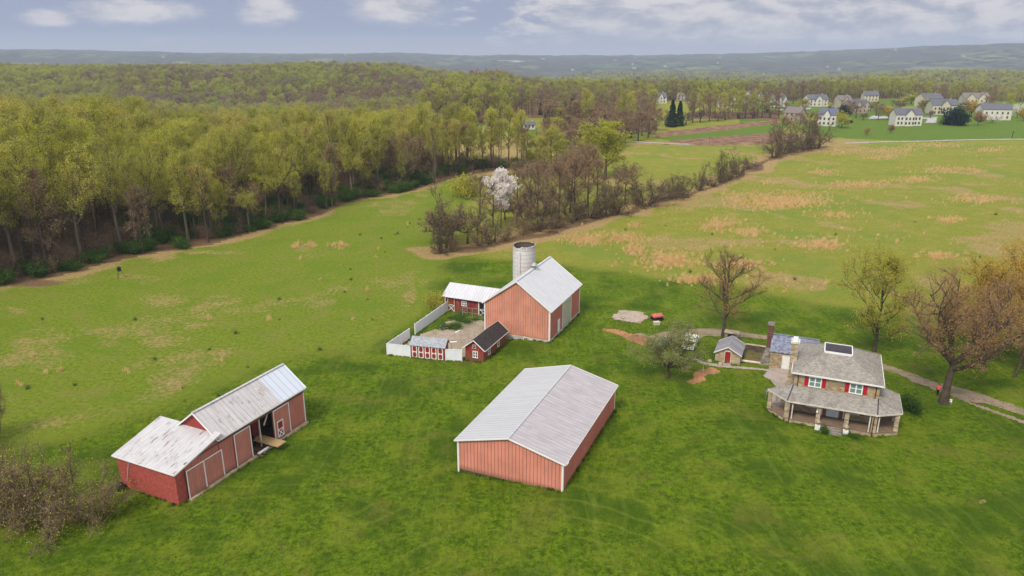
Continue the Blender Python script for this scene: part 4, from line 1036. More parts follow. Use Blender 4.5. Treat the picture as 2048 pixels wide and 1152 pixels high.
b = MB(); b.poly([(-1.5, .1, -.3), (-.05, .1, -.3), (-.05, .5, 2.4), (-.7, .7, 2.4)]); b.poly([(-1.5, 2.9, -.3), (-1.5, .1, -.3), (-.7, .7, 2.4), (-.75, 2.3, 2.4)]); b.poly([(-.05, 2.9, -.3), (-1.5, 2.9, -.3), (-.75, 2.3, 2.4), (-.05, 2.5, 2.4)]); b.poly([(-.7, .7, 2.4), (-.05, .5, 2.4), (-.05, 2.5, 2.4), (-.75, 2.3, 2.4)])
b.build('chimney_base', M['stone_grey'], kt)

sm = thing('smokehouse', 'little stone smokehouse with crimson door and grey gable roof', 'outbuilding', HL(-11.35, 12.95), ha)
# gable faces the camera: ridge along local y
sw(gable_body(0, 4.4, 0, 3.6, -.4, 1.55, 2.55)).build('wall', M['stone_pale'], sm)
for sg in (0, 1):
    xe = -.2 if sg == 0 else 3.8; ze = 1.55 - .2 * (1 / 1.8) + .12; zr = 2.68
    pts = [(xe, -.3, ze), (xe, 4.65, ze), (1.8, 4.65, zr), (1.8, -.3, zr)]
    if sg == 0: pts = pts[::-1]
    MB().slab(pts, .09).build('roof', M['roof_smoke'], sm)
b = MB(); b.beam((-.22, -.33, 1.5), (1.8, -.33, 2.62), .05, .13); b.beam((3.82, -.33, 1.5), (1.8, -.33, 2.62), .05, .13); b.beam((-.22, 4.68, 1.5), (1.8, 4.68, 2.62), .05, .13); b.beam((3.82, 4.68, 1.5), (1.8, 4.68, 2.62), .05, .13); b.build('roof_trim', M['white'], sm)
panel((0, 0, 1, 0, 0, -1), 1.4, 2.2, -.05, 1.85, sm, M['red_door'], 'door', 0, .07, M['offwhite'], .09)
MB().box(1.3, 2.35, -.9, -.05, -.2, .08).build('doorstep', M['patio'], sm)

pit = drape('sunken_pit_floor', HP([(-7.6, 14.9), (-4.9, 14.9), (-4.9, 18.9), (-7.6, 18.9)]), M['pitm'], .04, px=False, step=.2, rough=.1)
rw = thing('retaining_wall', 'low dark stone retaining wall behind the pit by the smokehouse', 'wall', HL(-7.6, 19.0), ha)
MB().box(0, 3.3, 0, .4, -.3, 1.0).build('stonework', M['stone_dark'], rw); MB().box(-.03, 3.33, -.04, .44, 1.0, 1.09).build('coping', M['stone_pale'], rw)
lg = thing('pale_log', 'long pinkish white log lying between smokehouse and slate outbuilding', 'log', HL(-7.7, 14.25, .22), ha + .06)
b = MB()
for i in range(8):
    x_a, x_b = i * .5, (i + 1) * .5
    for j in range(8):
        p = lambda x, k: (x, .19 * math.cos(2 * PI * k / 8) + .02 * math.sin(x * 4), .19 * math.sin(2 * PI * k / 8))
        b.poly([p(x_a, j), p(x_b, j), p(x_b, j + 1), p(x_a, j + 1)])
b.build('log_body', plain('bleached_wood', (.66, .50, .44), .8, .15), lg)
MB().lathe([(.19, -.02), (.16, 0.0)], 8).build('log_end', M['offwhite'], lg).rotation_euler = (0, -PI / 2, 0)
fp = thing('outdoor_fireplace', 'squat stone outdoor fireplace with pale slab top by the driveway', 'fireplace', HL(-11.2, 21.6), ha)
b = MB(); b.box(0, .5, 0, 1.2, -.2, 1.45); b.box(1.6, 2.1, 0, 1.2, -.2, 1.45); b.box(.5, 1.6, .8, 1.2, -.2, 1.45); b.box(.5, 1.6, 0, .8, -.2, .5); b.build('stonework', M['stone_grey'], fp)
MB().box(-.1, 2.2, -.1, 1.3, 1.45, 1.62).build('slab', M['stone_pale'], fp); MB().box(.55, 1.55, .05, .78, .5, .56).build('grate', M['black'], fp)
for lab, x_, y_ in (('pale boulder left of the smokehouse corner', -12.0, 12.4), ('mossy boulder beside the smokehouse doorstep', -10.4, 12.1)):
    o = MB().ball((0, 0, .1), .45, .35, .3, 7, 4).build('boulder', M['stone_pale']); o.location = HL(x_, y_); o.rotation_euler = (.2, .1, .8); tag(o, lab, 'boulder')
st = thing('survey_stake', 'thin orange-white stake in the bare clay patch', 'stake', at(1406, 744)); MB().box(-.04, .04, -.04, .04, -.1, .85).build('shaft', M['offwhite'], st); MB().box(-.05, .05, -.05, .05, .85, 1.0).build('painted_tip', plain('stake_orange', (.6, .2, .05)), st)

# ------------------------------------------------------------------ vehicles and yard clutter
def car(name, label, loc, rz, body, kind):
    t = thing(name, label, kind, loc, rz)
    Lc, Wc = (5.2, 1.9) if kind == 'pickup truck' else (4.6, 1.8)
    if kind == 'pickup truck': prof = [(0, .45), (0, 1.0), (.1, 1.12), (1.9, 1.12), (2.0, 1.1), (2.15, 1.75), (3.3, 1.78), (3.85, 1.15), (5.0, 1.0), (5.2, .85), (5.2, .45)]
    else: prof = [(0, .4), (0, .95), (.5, 1.05), (1.0, 1.42), (2.6, 1.45), (3.3, 1.0), (4.4, .85), (4.6, .7), (4.6, .4)]
    b = MB(); n = len(prof)
    for s_ in (-1, 1):
        pts = [(x, s_ * Wc / 2 * (.86 if z > 1.2 else 1), z) for x, z in prof]; b.poly(pts if s_ < 0 else pts[::-1])
    for i in range(n):
        a, c2 = prof[i], prof[(i + 1) % n]; wa = Wc / 2 * (.86 if a[1] > 1.2 else 1); wc = Wc / 2 * (.86 if c2[1] > 1.2 else 1)
        b.poly([(a[0], -wa, a[1]), (a[0], wa, a[1]), (c2[0], wc, c2[1]), (c2[0], -wc, c2[1])])
    b.build('body', body, t)
    if kind == 'pickup truck':
        MB().slab([(3.36, -.68, 1.74), (3.36, .68, 1.74), (3.80, .74, 1.24), (3.80, -.74, 1.24)][::-1], .03).build('windscreen', M['glass'], t)
        MB().box(2.3, 3.2, -.93, .93, 1.28, 1.62).build('side_windows', M['glass'], t)
        MB().box(.12, 1.85, -.8, .8, 1.13, 1.14).build('bed_liner', M['dark'], t)
    else:
        MB().slab([(2.68, -.66, 1.43), (2.68, .66, 1.43), (3.28, .74, 1.04), (3.28, -.74, 1.04)][::-1], .03).build('windscreen', M['glass'], t)
        MB().box(1.1, 2.5, -.87, .87, 1.08, 1.36).build('side_windows', M['glass'], t)
    for s_ in (-1, 1): MB().box(Lc - .04, Lc + .03, s_ * .62 - .18, s_ * .62 + .18, .62, .80).build('headlight', M['white'], t)
    for x_ in (.95, Lc - 1.05):
        for s_ in (-1, 1):
            e = bpy.data.objects.new('wheel', MB().lathe([(.2, -.12), (.34, -.12), (.36, 0), (.34, .12), (.2, .12)], 16).build('tmp', M['rubber']).data); bpy.data.objects.remove(bpy.data.objects['tmp']); COL.objects.link(e)
            e.parent = t; e.location = (x_, s_ * Wc / 2 * .94, .36); e.rotation_euler = (PI / 2, 0, 0)
            rm = MB().lathe([(.2, -.1), (.05, -.13)], 12).lathe([(.2, .1), (.05, .13)], 12).build('rim', M['galv'], e)
    return t
p = at(1374, 704); car('pickup_truck', 'white pickup truck parked on the drive beside the olive tree', p, R(66), M['white'], 'pickup truck')
p = at(1318, 694); car('parked_car', 'dark car parked behind the olive tree, left of the white truck', p, R(190), plain('dark_car_paint', (.035, .035, .045), .3, .1, spec=.6), 'car').location.x += 3.2
p = at(1314, 640)
wgn = thing('farm_trailer', 'small faded red farm trailer next to the rubble patch', 'trailer', p, .35)
b = MB(); b.slab([(-1.0, -.6, .75), (1.0, -.6, .75), (1.1, .6, 1.0), (-.9, .6, 1.0)], .12); b.box(-1, 1, -.66, -.58, .7, .95); b.build('bed', plain('faded_red_paint', (.55, .13, .11), .6, .3), wgn)
MB().beam((-1, 0, .6), (-2.0, -.1, .35), .08).build('drawbar', M['black'], wgn); MB().box(-.8, .8, -.45, .45, .3, .62).build('chassis', M['dark'], wgn)
for x_ in (-.6, .6):
    for s_ in (-1, 1):
        o = MB().lathe([(.1, -.08), (.3, -.08), (.3, .08), (.1, .08)], 12).build('wheel', M['rubber'], wgn); o.location = (x_, s_ * .6, .3); o.rotation_euler = (PI / 2, 0, 0)
o = MB().box(-.5, .5, -.35, .35, 0, .45).box(-.55, .55, -.4, .4, .45, .52).build('cream_crate', M['cream']); o.location = at(1313, 649); o.rotation_euler = (0, 0, .2); tag(o, 'small cream box on the grass below the red trailer', 'box')
for k, (px, py, s_) in enumerate(((1230, 640, .35), (1247, 637, .5), (1262, 645, .45), (1275, 646, .6), (1285, 643, .5), (1292, 636, .5), (1285, 630, .4), (1240, 634, .4), (1279, 638, .5))):
    o = MB().ball((0, 0, .12), s_, s_ * .7, s_ * .5, 6, 4).build('rubble_stone', M['rubble']); o.location = at(px, py); o.rotation_euler = (.3 * k, .2, k); tag(o, 'rough pale stone in the rubble patch behind the drive', 'stone', 'stones of the rubble patch')
# small sign at the tree foot
sg = thing('yard_sign', 'small white notice on short legs at the foot of the thick tree', 'sign', at(1899, 809), -.3)
MB().slab([(-.22, -.02, .35), (.22, -.02, .35), (.22, .05, .75), (-.22, .05, .75)], .03).build('board', M['white'], sg)
MB().slab([(-.1, -.035, .48), (.1, -.035, .48), (.1, .0, .65), (-.1, .0, .65)], .012).build('printed_block', M['galv'], sg)
for s_ in (-.16, .16): MB().beam((s_, 0, -.05), (s_, .01, .36), .035).build('leg', M['offwhite'], sg)
# deer feeder
fd = thing('game_feeder', 'black tripod feeder with barrel on the grass by the wood', 'feeder', at(241, 556))
MB().lathe([(.25, 1.45), (.38, 1.6), (.38, 2.25), (.42, 2.27), (.1, 2.45)], 12).build('barrel', M['black'], fd)
for k in range(3): a = .5 + k * 2 * PI / 3; MB().beam((.25 * math.cos(a), .25 * math.sin(a), 1.8), (.95 * math.cos(a), .95 * math.sin(a), -.05), .06).build('leg', M['black'], fd)
# utility poles
for px, py, yt, lab in ((1418, 290, 270, 'wooden utility pole beside the far road'), (2024, 276, 262, 'dark fence post pole at the far right of the lawn')):
    p = at(px, py); h = tall(p, yt); t = thing('utility_pole', lab, 'pole', p)
    MB().lathe([(.16, -.2), (.11, h)], 8).build('shaft', M['bark_pale'] if px < 2000 else M['black'], t); MB().beam((-.9, 0, h - .7), (.9, 0, h - .7), .12).build('crossarm', M['bark_pale'] if px < 2000 else M['black'], t)

# ------------------------------------------------------------------ person in an orange jacket beside the thick tree
def skin_body(name, J, Ed, m, parent, root=0):
    me = bpy.data.meshes.new(name); me.from_pydata([j[0] for j in J], Ed, []); o = bpy.data.objects.new(name, me); COL.objects.link(o)
    o.parent = parent; me.materials.append(m); bpy.context.view_layer.objects.active = o
    md = o.modifiers.new('skin', 'SKIN'); o.modifiers.new('sub', 'SUBSURF').levels = 1; o.modifiers['sub'].render_levels = 1
    for i, j in enumerate(J):
        sv_ = me.skin_vertices[0].data[i]; sv_.radius = (j[1], j[1] * (j[2] if len(j) > 2 else 1)); sv_.use_root = (i == root)
    return o
pp = at(1874, 792)
pe = thing('person', 'person in a bright orange jacket and black trousers walking beside the thick tree', 'person', pp, R(35))
sk = plain('skin', (.45, .25, .18), .6, .05); jk = plain('orange_jacket', (.85, .12, .05), .7, .15, 4); tr_ = plain('black_trousers', (.015, .015, .018), .8); hrm = plain('brown_hair', (.25, .09, .03), .8)
# joints facing +x, mid-stride, leaning a little forward
bJ = [((0, 0, .95), .13, .8), ((.04, 0, 1.2), .13, .8), ((.09, 0, 1.42), .12, .9), ((.12, 0, 1.52), .055), ((.15, 0, 1.62), .085), ((.16, 0, 1.71), .08),
      ((.1, .19, 1.40), .055), ((-.02, .25, 1.15), .042), ((.12, .25, .95), .033), ((.16, .24, .88), .035), ((.1, -.19, 1.40), .055), ((.2, -.25, 1.17), .042), ((.36, -.22, 1.02), .033), ((.42, -.2, .98), .035),
      ((-.02, .1, .9), .09), ((.2, .1, .5), .06), ((.28, .1, .09), .04), ((.42, .11, .04), .035), ((-.02, -.1, .9), .09), ((-.12, -.1, .48), .06), ((-.42, -.1, .14), .04), ((-.34, -.11, .03), .035)]
bE = [(0, 1), (1, 2), (2, 3), (3, 4), (4, 5), (2, 6), (6, 7), (7, 8), (8, 9), (2, 10), (10, 11), (11, 12), (12, 13), (0, 14), (14, 15), (15, 16), (16, 17), (0, 18), (18, 19), (19, 20), (20, 21)]
body = skin_body('body', bJ, bE, sk, pe)
MB().ball((.245, 0, 1.64), .02, .015, .03, 6, 4).ball((.225, .035, 1.67), .015, .014, .012, 6, 4).ball((.225, -.035, 1.67), .015, .014, .012, 6, 4).ball((.15, .09, 1.65), .015, .015, .03, 6, 4).ball((.15, -.09, 1.65), .015, .015, .03, 6, 4).build('face_features', sk, body)
jJ = [((-.01, 0, .9), .17, .85), ((.04, 0, 1.2), .17, .85), ((.09, 0, 1.42), .15, .95), ((.12, 0, 1.5), .075), ((.1, .2, 1.40), .085), ((-.02, .26, 1.15), .07), ((.10, .255, .98), .055), ((.1, -.2, 1.40), .085), ((.2, -.26, 1.17), .07), ((.33, -.225, 1.04), .055)]
skin_body('jacket', jJ, [(0, 1), (1, 2), (2, 3), (2, 4), (4, 5), (5, 6), (2, 7), (7, 8), (8, 9)], jk, pe)
tJ = [((0, 0, .93), .15, .85), ((-.02, .1, .88), .115), ((.2, .1, .5), .08), ((.275, .1, .14), .065), ((-.02, -.1, .88), .115), ((-.12, -.1, .48), .08), ((-.39, -.1, .18), .065)]
skin_body('trousers', tJ, [(0, 1), (1, 2), (2, 3), (0, 4), (4, 5), (5, 6)], tr_, pe)
MB().ball((.13, 0, 1.70), .115, .1, .11, 10, 6).ball((.06, 0, 1.6), .07, .08, .1, 8, 5).build('hair', hrm, pe)
for sgn, q, rx in ((1, (.36, .105, .05), 0), (-1, (-.36, -.105, .07), .5)): b = MB().ball((0, 0, 0), .14, .055, .055, 8, 5); o = b.build('boot', M['black'], pe); o.location = q; o.rotation_euler = (0, rx, 0)
hnd = MB()
for (hx_, hy_, hz_), s_ in (((.17, .24, .86), 1), ((.44, -.195, .965), -1)):
    for k in range(4): hnd.beam((hx_, hy_ + (k - 1.5) * .018, hz_), (hx_ + .05 - .005 * abs(k - 1), hy_ + (k - 1.5) * .02, hz_ - .05), .014)
    hnd.beam((hx_, hy_ + s_ * .03, hz_ + .01), (hx_ + .03, hy_ + s_ * .06, hz_ - .02), .015)
hnd.build('fingers', sk, body)

ORD = 'first second third fourth fifth sixth seventh eighth ninth tenth eleventh twelfth thirteenth fourteenth fifteenth sixteenth seventeenth eighteenth nineteenth twentieth'.split()
def ordinal(i):
    if i < 20: return ORD[i]
    t_ = ('twenty', 'thirty', 'forty', 'fifty', 'sixty', 'seventy', 'eighty', 'ninety')[(i + 1) // 10 - 2]; r_ = (i + 1) % 10
    return t_[:-1] + 'ieth' if r_ == 0 else t_ + '-' + ORD[r_ - 1]

# ------------------------------------------------------------------ trees
def unit(v): return v / (np.linalg.norm(v) + 1e-9)


class Grow:
    """tapered limbs as tubes, twigs as slivers, leaves as small faces"""
    def __init__(s, seed):
        s.r = np.random.default_rng(seed); s.V = []; s.F = []; s.n = 0     # wood
        s.tv = []; s.tips = []                                            # twig slivers, leaf seats
    def tube(s, P, rad, k=5):
        P = np.asarray(P, float); n = len(P)
        d = unit(P[-1] - P[0]); e = unit(np.cross(d, [0.31, 0.17, 0.93] if abs(d[2]) < .9 else [1, 0, 0])); u = np.cross(d, e)
        a = np.arange(k) * 2 * PI / k
        ring = np.cos(a)[:, None] * e + np.sin(a)[:, None] * u
        V = (P[:, None, :] + ring[None] * np.asarray(rad)[:, None, None]).reshape(-1, 3)
        i = (np.arange(n - 1)[:, None] * k + np.arange(k)[None]).ravel(); j = (np.arange(n - 1)[:, None] * k + (np.arange(k)[None] + 1) % k).ravel()
        s.V.append(V); s.F.append(np.stack([i, j, j + k, i + k], 1) + s.n); s.n += len(V)
    def limb(s, p, d, L, r0, r1, n=5, curl=0.15, up=0.1, k=5, draw=True):
        P = [np.array(p, float)]; d = unit(np.array(d, float)); pts = [d]
        for i in range(n):
            d = unit(d + s.r.normal(0, curl, 3) + np.array([0, 0, up])); P.append(P[-1] + d * L / n)
        P = np.array(P)
        if draw: s.tube(P, np.linspace(r0, r1, n + 1), k)
        return P, d
    def sliver(s, p, q, wd):
        p = np.asarray(p); q = np.asarray(q); e = np.cross(q - p, s.r.normal(0, 1, (len(p), 3))); e /= np.linalg.norm(e, axis=1)[:, None] + 1e-9
        s.tv.append(np.stack([p - e * wd, p + e * wd, q], 1))
    def wood(s, name, m):
        return np_mesh(name, np.vstack(s.V), [np.vstack(s.F)], [m])
    def leafV(s, cen, size, flat=0.0):
        n = len(cen); a = s.r.normal(0, 1, (n, 3)); a[:, 2] *= (1 - flat); a /= np.linalg.norm(a, axis=1)[:, None] + 1e-9
        b = np.cross(a, s.r.normal(0, 1, (n, 3))); b /= np.linalg.norm(b, axis=1)[:, None] + 1e-9
        sz = size * s.r.uniform(.55, 1.35, n)[:, None]; return np.stack([cen - a * sz, cen + b * sz * .55, cen + a * sz, cen - b * sz * .55], 1)
    def crown(s, name, twm, lfm, leaves):
        Vs = []; Fs = []; mi = []; o = 0
        if s.tv:
            T = np.concatenate(s.tv); Vs.append(T.reshape(-1, 3)); f3 = np.arange(len(T) * 3).reshape(-1, 3); o += len(T) * 3; Fs.append(f3); mi += [0] * len(T)
        if leaves is not None and len(leaves):
            Vs.append(leaves.reshape(-1, 3)); Fs.append(np.arange(len(leaves) * 4).reshape(-1, 4) + o); mi += [1] * len(leaves)
        return np_mesh(name, np.vstack(Vs), Fs, [twm, lfm], mi)


def tree_meshes(seed, H=28, base=.45, spread=5.5, form='tall', nprim=16, nsec=7, ntw=9, leafn=3500, leaf=.22, leafspread=.9, tr=.32, twm='twig', lfm='lime', bark='bark', twl=1.2, tww=.02, shape=None, wob=.02, upp=.12, dead=0.0, leafz=2.0, lr=.02):
    s = Grow(seed); r = s.r
    k0 = 7
    P = [np.zeros(3) - [0, 0, .3]]
    nT = 9; top = H * .93
    lean = r.normal(0, wob, 2)
    for i in range(1, nT + 1):
        z = top * i / nT; P.append(np.array([lean[0] * z + r.normal(0, .012) * H * .5 * i / nT, lean[1] * z + r.normal(0, .012) * H * .5 * i / nT, z]))
    P = np.array(P); rad = tr * (1 - .93 * (np.linspace(0, 1, nT + 1)) ** .85); rad[0] = tr * 1.35
    stop = nT + 1
    if form == 'fork': stop = max(3, int(nT * base) + 2)
    s.tube(P[:stop], rad[:stop], k0)
    def onT(t):
        z = t * nT; i = min(int(z), nT - 1); return P[i] + (P[i + 1] - P[i]) * (z - i)
    shape = shape or (lambda t: math.sin(PI * min(1, (t * .86 + .14))) ** .75)
    seats = []
    ga = r.uniform(0, 6)
    for i in range(nprim):
        t = i / (nprim - 1) if nprim > 1 else 0
        if form == 'fork':
            h = base + r.uniform(0, .08) + .22 * t * (1 if t > .4 else .2); h = min(h, (stop - 1) / nT - .01); elv = r.uniform(.55, 1.3) if i % 3 else r.uniform(.15, .6)
            L = H * (1 - h) * (0.95 if elv > .7 else .8) * r.uniform(.8, 1.08); L = min(L, spread / max(.25, math.cos(elv)) * r.uniform(.75, 1.1))
        else:
            h = base + (1 - base) * t * .94; elv = .25 + .9 * t + r.normal(0, .12)
            L = spread * shape(t) * r.uniform(.75, 1.15) / max(.55, math.cos(elv))
            L = min(L, (H * 1.02 - h * H) / max(.3, math.sin(min(1.45, elv + .25))) + .8)
        ga += 2.4 + r.normal(0, .35)
        d = np.array([math.cos(ga) * math.cos(elv), math.sin(ga) * math.cos(elv), math.sin(elv)])
        r0 = tr * (.42 if form != 'fork' else .58) * (1 - .55 * t) * min(1, L / spread + .3)
        Q, dd = s.limb(onT(h), d, L, r0, r0 * .18, 6, .13, upp, 5)
        for j in range(nsec):
            f = .25 + .75 * (j + r.uniform(0, .9)) / nsec; f = min(f, 1); x = f * 6; a = min(int(x), 5); q = Q[a] + (Q[a + 1] - Q[a]) * (x - a)
            dq = unit(Q[a + 1] - Q[a]); side = unit(np.cross(dq, r.normal(0, 1, 3))); e = unit(dq * .7 + side * .85 + np.array([0, 0, .18]))
            L2 = L * r.uniform(.26, .48) * (1.15 - .45 * f); r2 = r0 * .3 * (1.1 - .5 * f)
            T, d3 = s.limb(q, e, L2, max(r2 * 1.5, lr), lr * .6, 4, .2, .12, 3)
            # twigs
            nt_ = max(3, int(ntw * L2 / (spread * .36))); ft = r.uniform(.15, 1, nt_); xi = ft * 4; ai = np.minimum(xi.astype(int), 3); tp = T[ai] + (T[ai + 1] - T[ai]) * (xi - ai)[:, None]
            td = unit(T[-1] - T[0]) * .7 + r.normal(0, .62, (nt_, 3)) + [0, 0, .25]; td /= np.linalg.norm(td, axis=1)[:, None]
            te = tp + td * twl * r.uniform(.5, 1.2, (nt_, 1)); s.sliver(tp, te, tww)
            tm = (tp + te) / 2; td2 = td + r.normal(0, .7, (nt_, 3)); td2 /= np.linalg.norm(td2, axis=1)[:, None]; te2 = tm + td2 * twl * .55; s.sliver(tm, te2, tww * .8)
            if r.random() > dead and (tp[0][2] < H * leafz or r.random() < .12): seats.append(te); seats.append(te2); seats.append(tm)
    seats = np.vstack(seats)
    lv = None
    if leafn:
        c = seats[r.integers(0, len(seats), leafn)] + r.normal(0, leafspread * .42, (leafn, 3)); lv = s.leafV(c, leaf)
    return s.wood('trunk', M[bark]), s.crown('crown', M[twm], LM[lfm], lv)


def bush_meshes(seed, H=3, W=3, stems=9, nsec=6, ntw=10, leafn=2500, leaf=.12, twm='twig', lfm='dark', twl=.7, tww=.012, rad=.05, droop=0.0, bark='bark', leafspread=.35):
    s = Grow(seed); r = s.r; seats = []
    for i in range(stems):
        a = r.uniform(0, 2 * PI); e = r.uniform(.45, 1.35); p = np.array([math.cos(a), math.sin(a), 0]) * r.uniform(0, W * .16)
        L = min(H / max(.4, math.sin(e)), W * .55 / max(.12, math.cos(e))) * r.uniform(.75, 1.05)
        Q, dd = s.limb(p, [math.cos(a) * math.cos(e), math.sin(a) * math.cos(e), math.sin(e)], L, rad, rad * .25, 5, .16, .03 - droop, 4)
        for j in range(nsec):
            f = r.uniform(.2, 1); x = f * 5; k = min(int(x), 4); q = Q[k] + (Q[k + 1] - Q[k]) * (x - k)
            T, _ = s.limb(q, unit(Q[k + 1] - Q[k]) * .6 + r.normal(0, .6, 3) + [0, 0, .1], L * r.uniform(.2, .4), rad * .35, .008, 4, .22, -droop, 3)
            ft = r.uniform(.1, 1, ntw); xi = ft * 4; ai = np.minimum(xi.astype(int), 3); tp = T[ai] + (T[ai + 1] - T[ai]) * (xi - ai)[:, None]
            td = r.normal(0, .7, (ntw, 3)) + [0, 0, .15 - droop * 3]; td /= np.linalg.norm(td, axis=1)[:, None]
            te = tp + td * twl * r.uniform(.5, 1.2, (ntw, 1)); s.sliver(tp, te, tww); seats.append(te); seats.append((te + tp) / 2)
    seats = np.vstack(seats); seats[:, 2] = np.maximum(seats[:, 2], .05); lv = None
    if leafn: lv = s.leafV(seats[r.integers(0, len(seats), leafn)] + r.normal(0, leafspread, (leafn, 3)) * [1, 1, .7], leaf); lv[..., 2] = np.maximum(lv[..., 2], 0.0)
    return s.wood('stems', M[bark]), s.crown('foliage', M[twm], LM[lfm], lv)


def conifer_meshes(seed, H=17, W=4.2, n=34, leafn=7000, leaf=.3):
    s = Grow(seed); r = s.r; s.tube([[0, 0, -.2], [0, 0, H * .5], [0, 0, H]], [.25, .15, .03], 6); c = []
    for i in range(n):
        z = H * (.05 + .93 * i / n); R_ = W * (1 - z / H) ** .85 * r.uniform(.8, 1.1) + .15
        for j in range(9):
            a = r.uniform(0, 2 * PI); m_ = max(4, int(leafn / n / 9)); f = r.uniform(.1, 1, m_) ** .6
            c.append(np.stack([np.cos(a) * f * R_, np.sin(a) * f * R_, z - .28 * f * R_ + .0 * f], 1) + r.normal(0, .16 + .04 * R_, (m_, 3)))
    c = np.vstack(c); lv = s.leafV(c, leaf, .6); return s.wood('trunk', M['bark']), s.crown('foliage', M['twig'], LM['conifer'], lv)


def as_thing(name, label, cat, meshes, loc, rz=0., scale=1., group=None, sz=None):
    t = thing(name, label, cat, loc, rz, group)
    t.scale = (scale, scale, scale * (sz or 1))
    for me in meshes:
        o = bpy.data.objects.new(me.name.split('.')[0], me); COL.objects.link(o); o.parent = t
    return t


def combined(meshes):
    """one mesh out of wood and crown, for woodland stuff"""
    Vs = []; Fs = {}; mats = []; o = 0; off = []
    for me in meshes:
        n = len(me.vertices); v = np.zeros(n * 3); me.vertices.foreach_get('co', v); Vs.append(v.reshape(-1, 3))
        lt = np.zeros(len(me.polygons), int); me.polygons.foreach_get('loop_total', lt); mi = np.zeros(len(me.polygons), int); me.polygons.foreach_get('material_index', mi)
        lv = np.zeros(len(me.loops), int); me.loops.foreach_get('vertex_index', lv); st = np.zeros(len(me.polygons), int); me.polygons.foreach_get('loop_start', st)
        for k in (3, 4):
            idx = np.nonzero(lt == k)[0]
            if len(idx): Fs.setdefault(k, []).append((lv[st[idx][:, None] + np.arange(k)] + o, mi[idx] + len(mats)))
        o += n; mats += list(me.materials)
    F = []; MI = []
    for k in sorted(Fs): F.append(np.vstack([a for a, _ in Fs[k]])); MI.append(np.concatenate([b for _, b in Fs[k]]))
    return np_mesh('woodland_tree', np.vstack(Vs), F, mats, np.concatenate(MI))


def scatter(name, pts, meshes, idx, scl, label, cat='', rot=None, align=None):
    """one 'stuff' object: a point cloud carrying instances of the prototype meshes"""
    coll = bpy.data.collections.new(name + '_kinds')
    for i, me in enumerate(meshes):
        o = bpy.data.objects.new('%s_kind_%02d' % (name, i), me); coll.objects.link(o)
    pts = np.asarray(pts, np.float32); me = bpy.data.meshes.new(name); me.vertices.add(len(pts)); me.vertices.foreach_set('co', pts.ravel())
    a = me.attributes.new('idx', 'INT', 'POINT'); a.data.foreach_set('value', np.asarray(idx, np.int32))
    a = me.attributes.new('scl', 'FLOAT_VECTOR', 'POINT'); s3 = np.asarray(scl, np.float32); s3 = np.stack([s3] * 3, 1) if s3.ndim == 1 else s3; a.data.foreach_set('vector', s3.ravel())
    a = me.attributes.new('rot', 'FLOAT_VECTOR', 'POINT'); r3 = np.zeros((len(pts), 3), np.float32); r3[:, 2] = rng.uniform(0, 2 * PI, len(pts)) if rot is None else rot; a.data.foreach_set('vector', r3.ravel())
    o = bpy.data.objects.new(name, me); COL.objects.link(o)
    ng = bpy.data.node_groups.new(name, 'GeometryNodeTree'); ng.interface.new_socket('Geometry', in_out='INPUT', socket_type='NodeSocketGeometry'); ng.interface.new_socket('Geometry', in_out='OUTPUT', socket_type='NodeSocketGeometry')
    N = ng.nodes; Lk_ = ng.links; gi = N.new('NodeGroupInput'); go = N.new('NodeGroupOutput'); ip = N.new('GeometryNodeInstanceOnPoints'); ci = N.new('GeometryNodeCollectionInfo')
    ci.inputs['Collection'].default_value = coll; ci.inputs['Separate Children'].default_value = True; ci.inputs['Reset Children'].default_value = True
    def att(nm, t): n = N.new('GeometryNodeInputNamedAttribute'); n.data_type = t; n.inputs[0].default_value = nm; return n.outputs[0]
    Lk_.new(gi.outputs[0], ip.inputs['Points']); Lk_.new(ci.outputs[0], ip.inputs['Instance']); ip.inputs['Pick Instance'].default_value = True
    Lk_.new(att('idx', 'INT'), ip.inputs['Instance Index']); Lk_.new(att('scl', 'FLOAT_VECTOR'), ip.inputs['Scale'])
    e2 = N.new('FunctionNodeEulerToRotation'); Lk_.new(att('rot', 'FLOAT_VECTOR'), e2.inputs[0]); Lk_.new(e2.outputs[0], ip.inputs['Rotation'])
    Lk_.new(ip.outputs[0], go.inputs[0])
    md = o.modifiers.new('scatter', 'NODES'); md.node_group = ng
    tag(o, label, cat or None, kind='stuff'); return o


# --- kinds of woodland tree (28 m tall at scale 1)
TALL = [tree_meshes(100 + i, H=28, base=b_, spread=sp, nprim=np_, nsec=7, ntw=9, leafn=ln, leaf=.16, leafspread=.62, tr=.38, lfm='lime', twl=1.5, upp=.2, tww=.028, bark='bark_wood')
        for i, (b_, sp, np_, ln) in enumerate(((.36, 4.6, 16, 6000), (.30, 5.2, 17, 7200), (.42, 4.2, 15, 5000), (.28, 5.8, 18, 7600), (.38, 4.8, 15, 3600)))]
TALLF = [tree_meshes(130 + i, H=28, base=.34, spread=6.4, form='fork', nprim=10, nsec=9, ntw=9, leafn=6400, leaf=.16, leafspread=.62, bark='bark_wood', tr=.5, tww=.028, lfm='lime', twl=1.5) for i in range(3)]
BROWN = [tree_meshes(160 + i, H=22, base=.25, spread=4.6, nprim=16, nsec=8, ntw=12, leafn=900, leaf=.2, tr=.28, twm='twig', lfm='brown', twl=1.5, tww=.04, lr=.04) for i in range(3)]
NEAR = TALL + TALLF + BROWN
FAR = [combined(tree_meshes(200 + i, H=26, base=.30, spread=5.4, nprim=9, nsec=4, ntw=4, leafn=1700, leaf=.38, leafspread=1.2, tr=.3, lfm='farwood', twl=1.8, tww=.05)) for i in range(5)]
FARB = [combined(tree_meshes(220 + i, H=22, base=.2, spread=5.0, nprim=9, nsec=5, ntw=7, leafn=420, leaf=.38, tr=.28, lfm='brown', twl=2.0, tww=.07)) for i in range(2)]
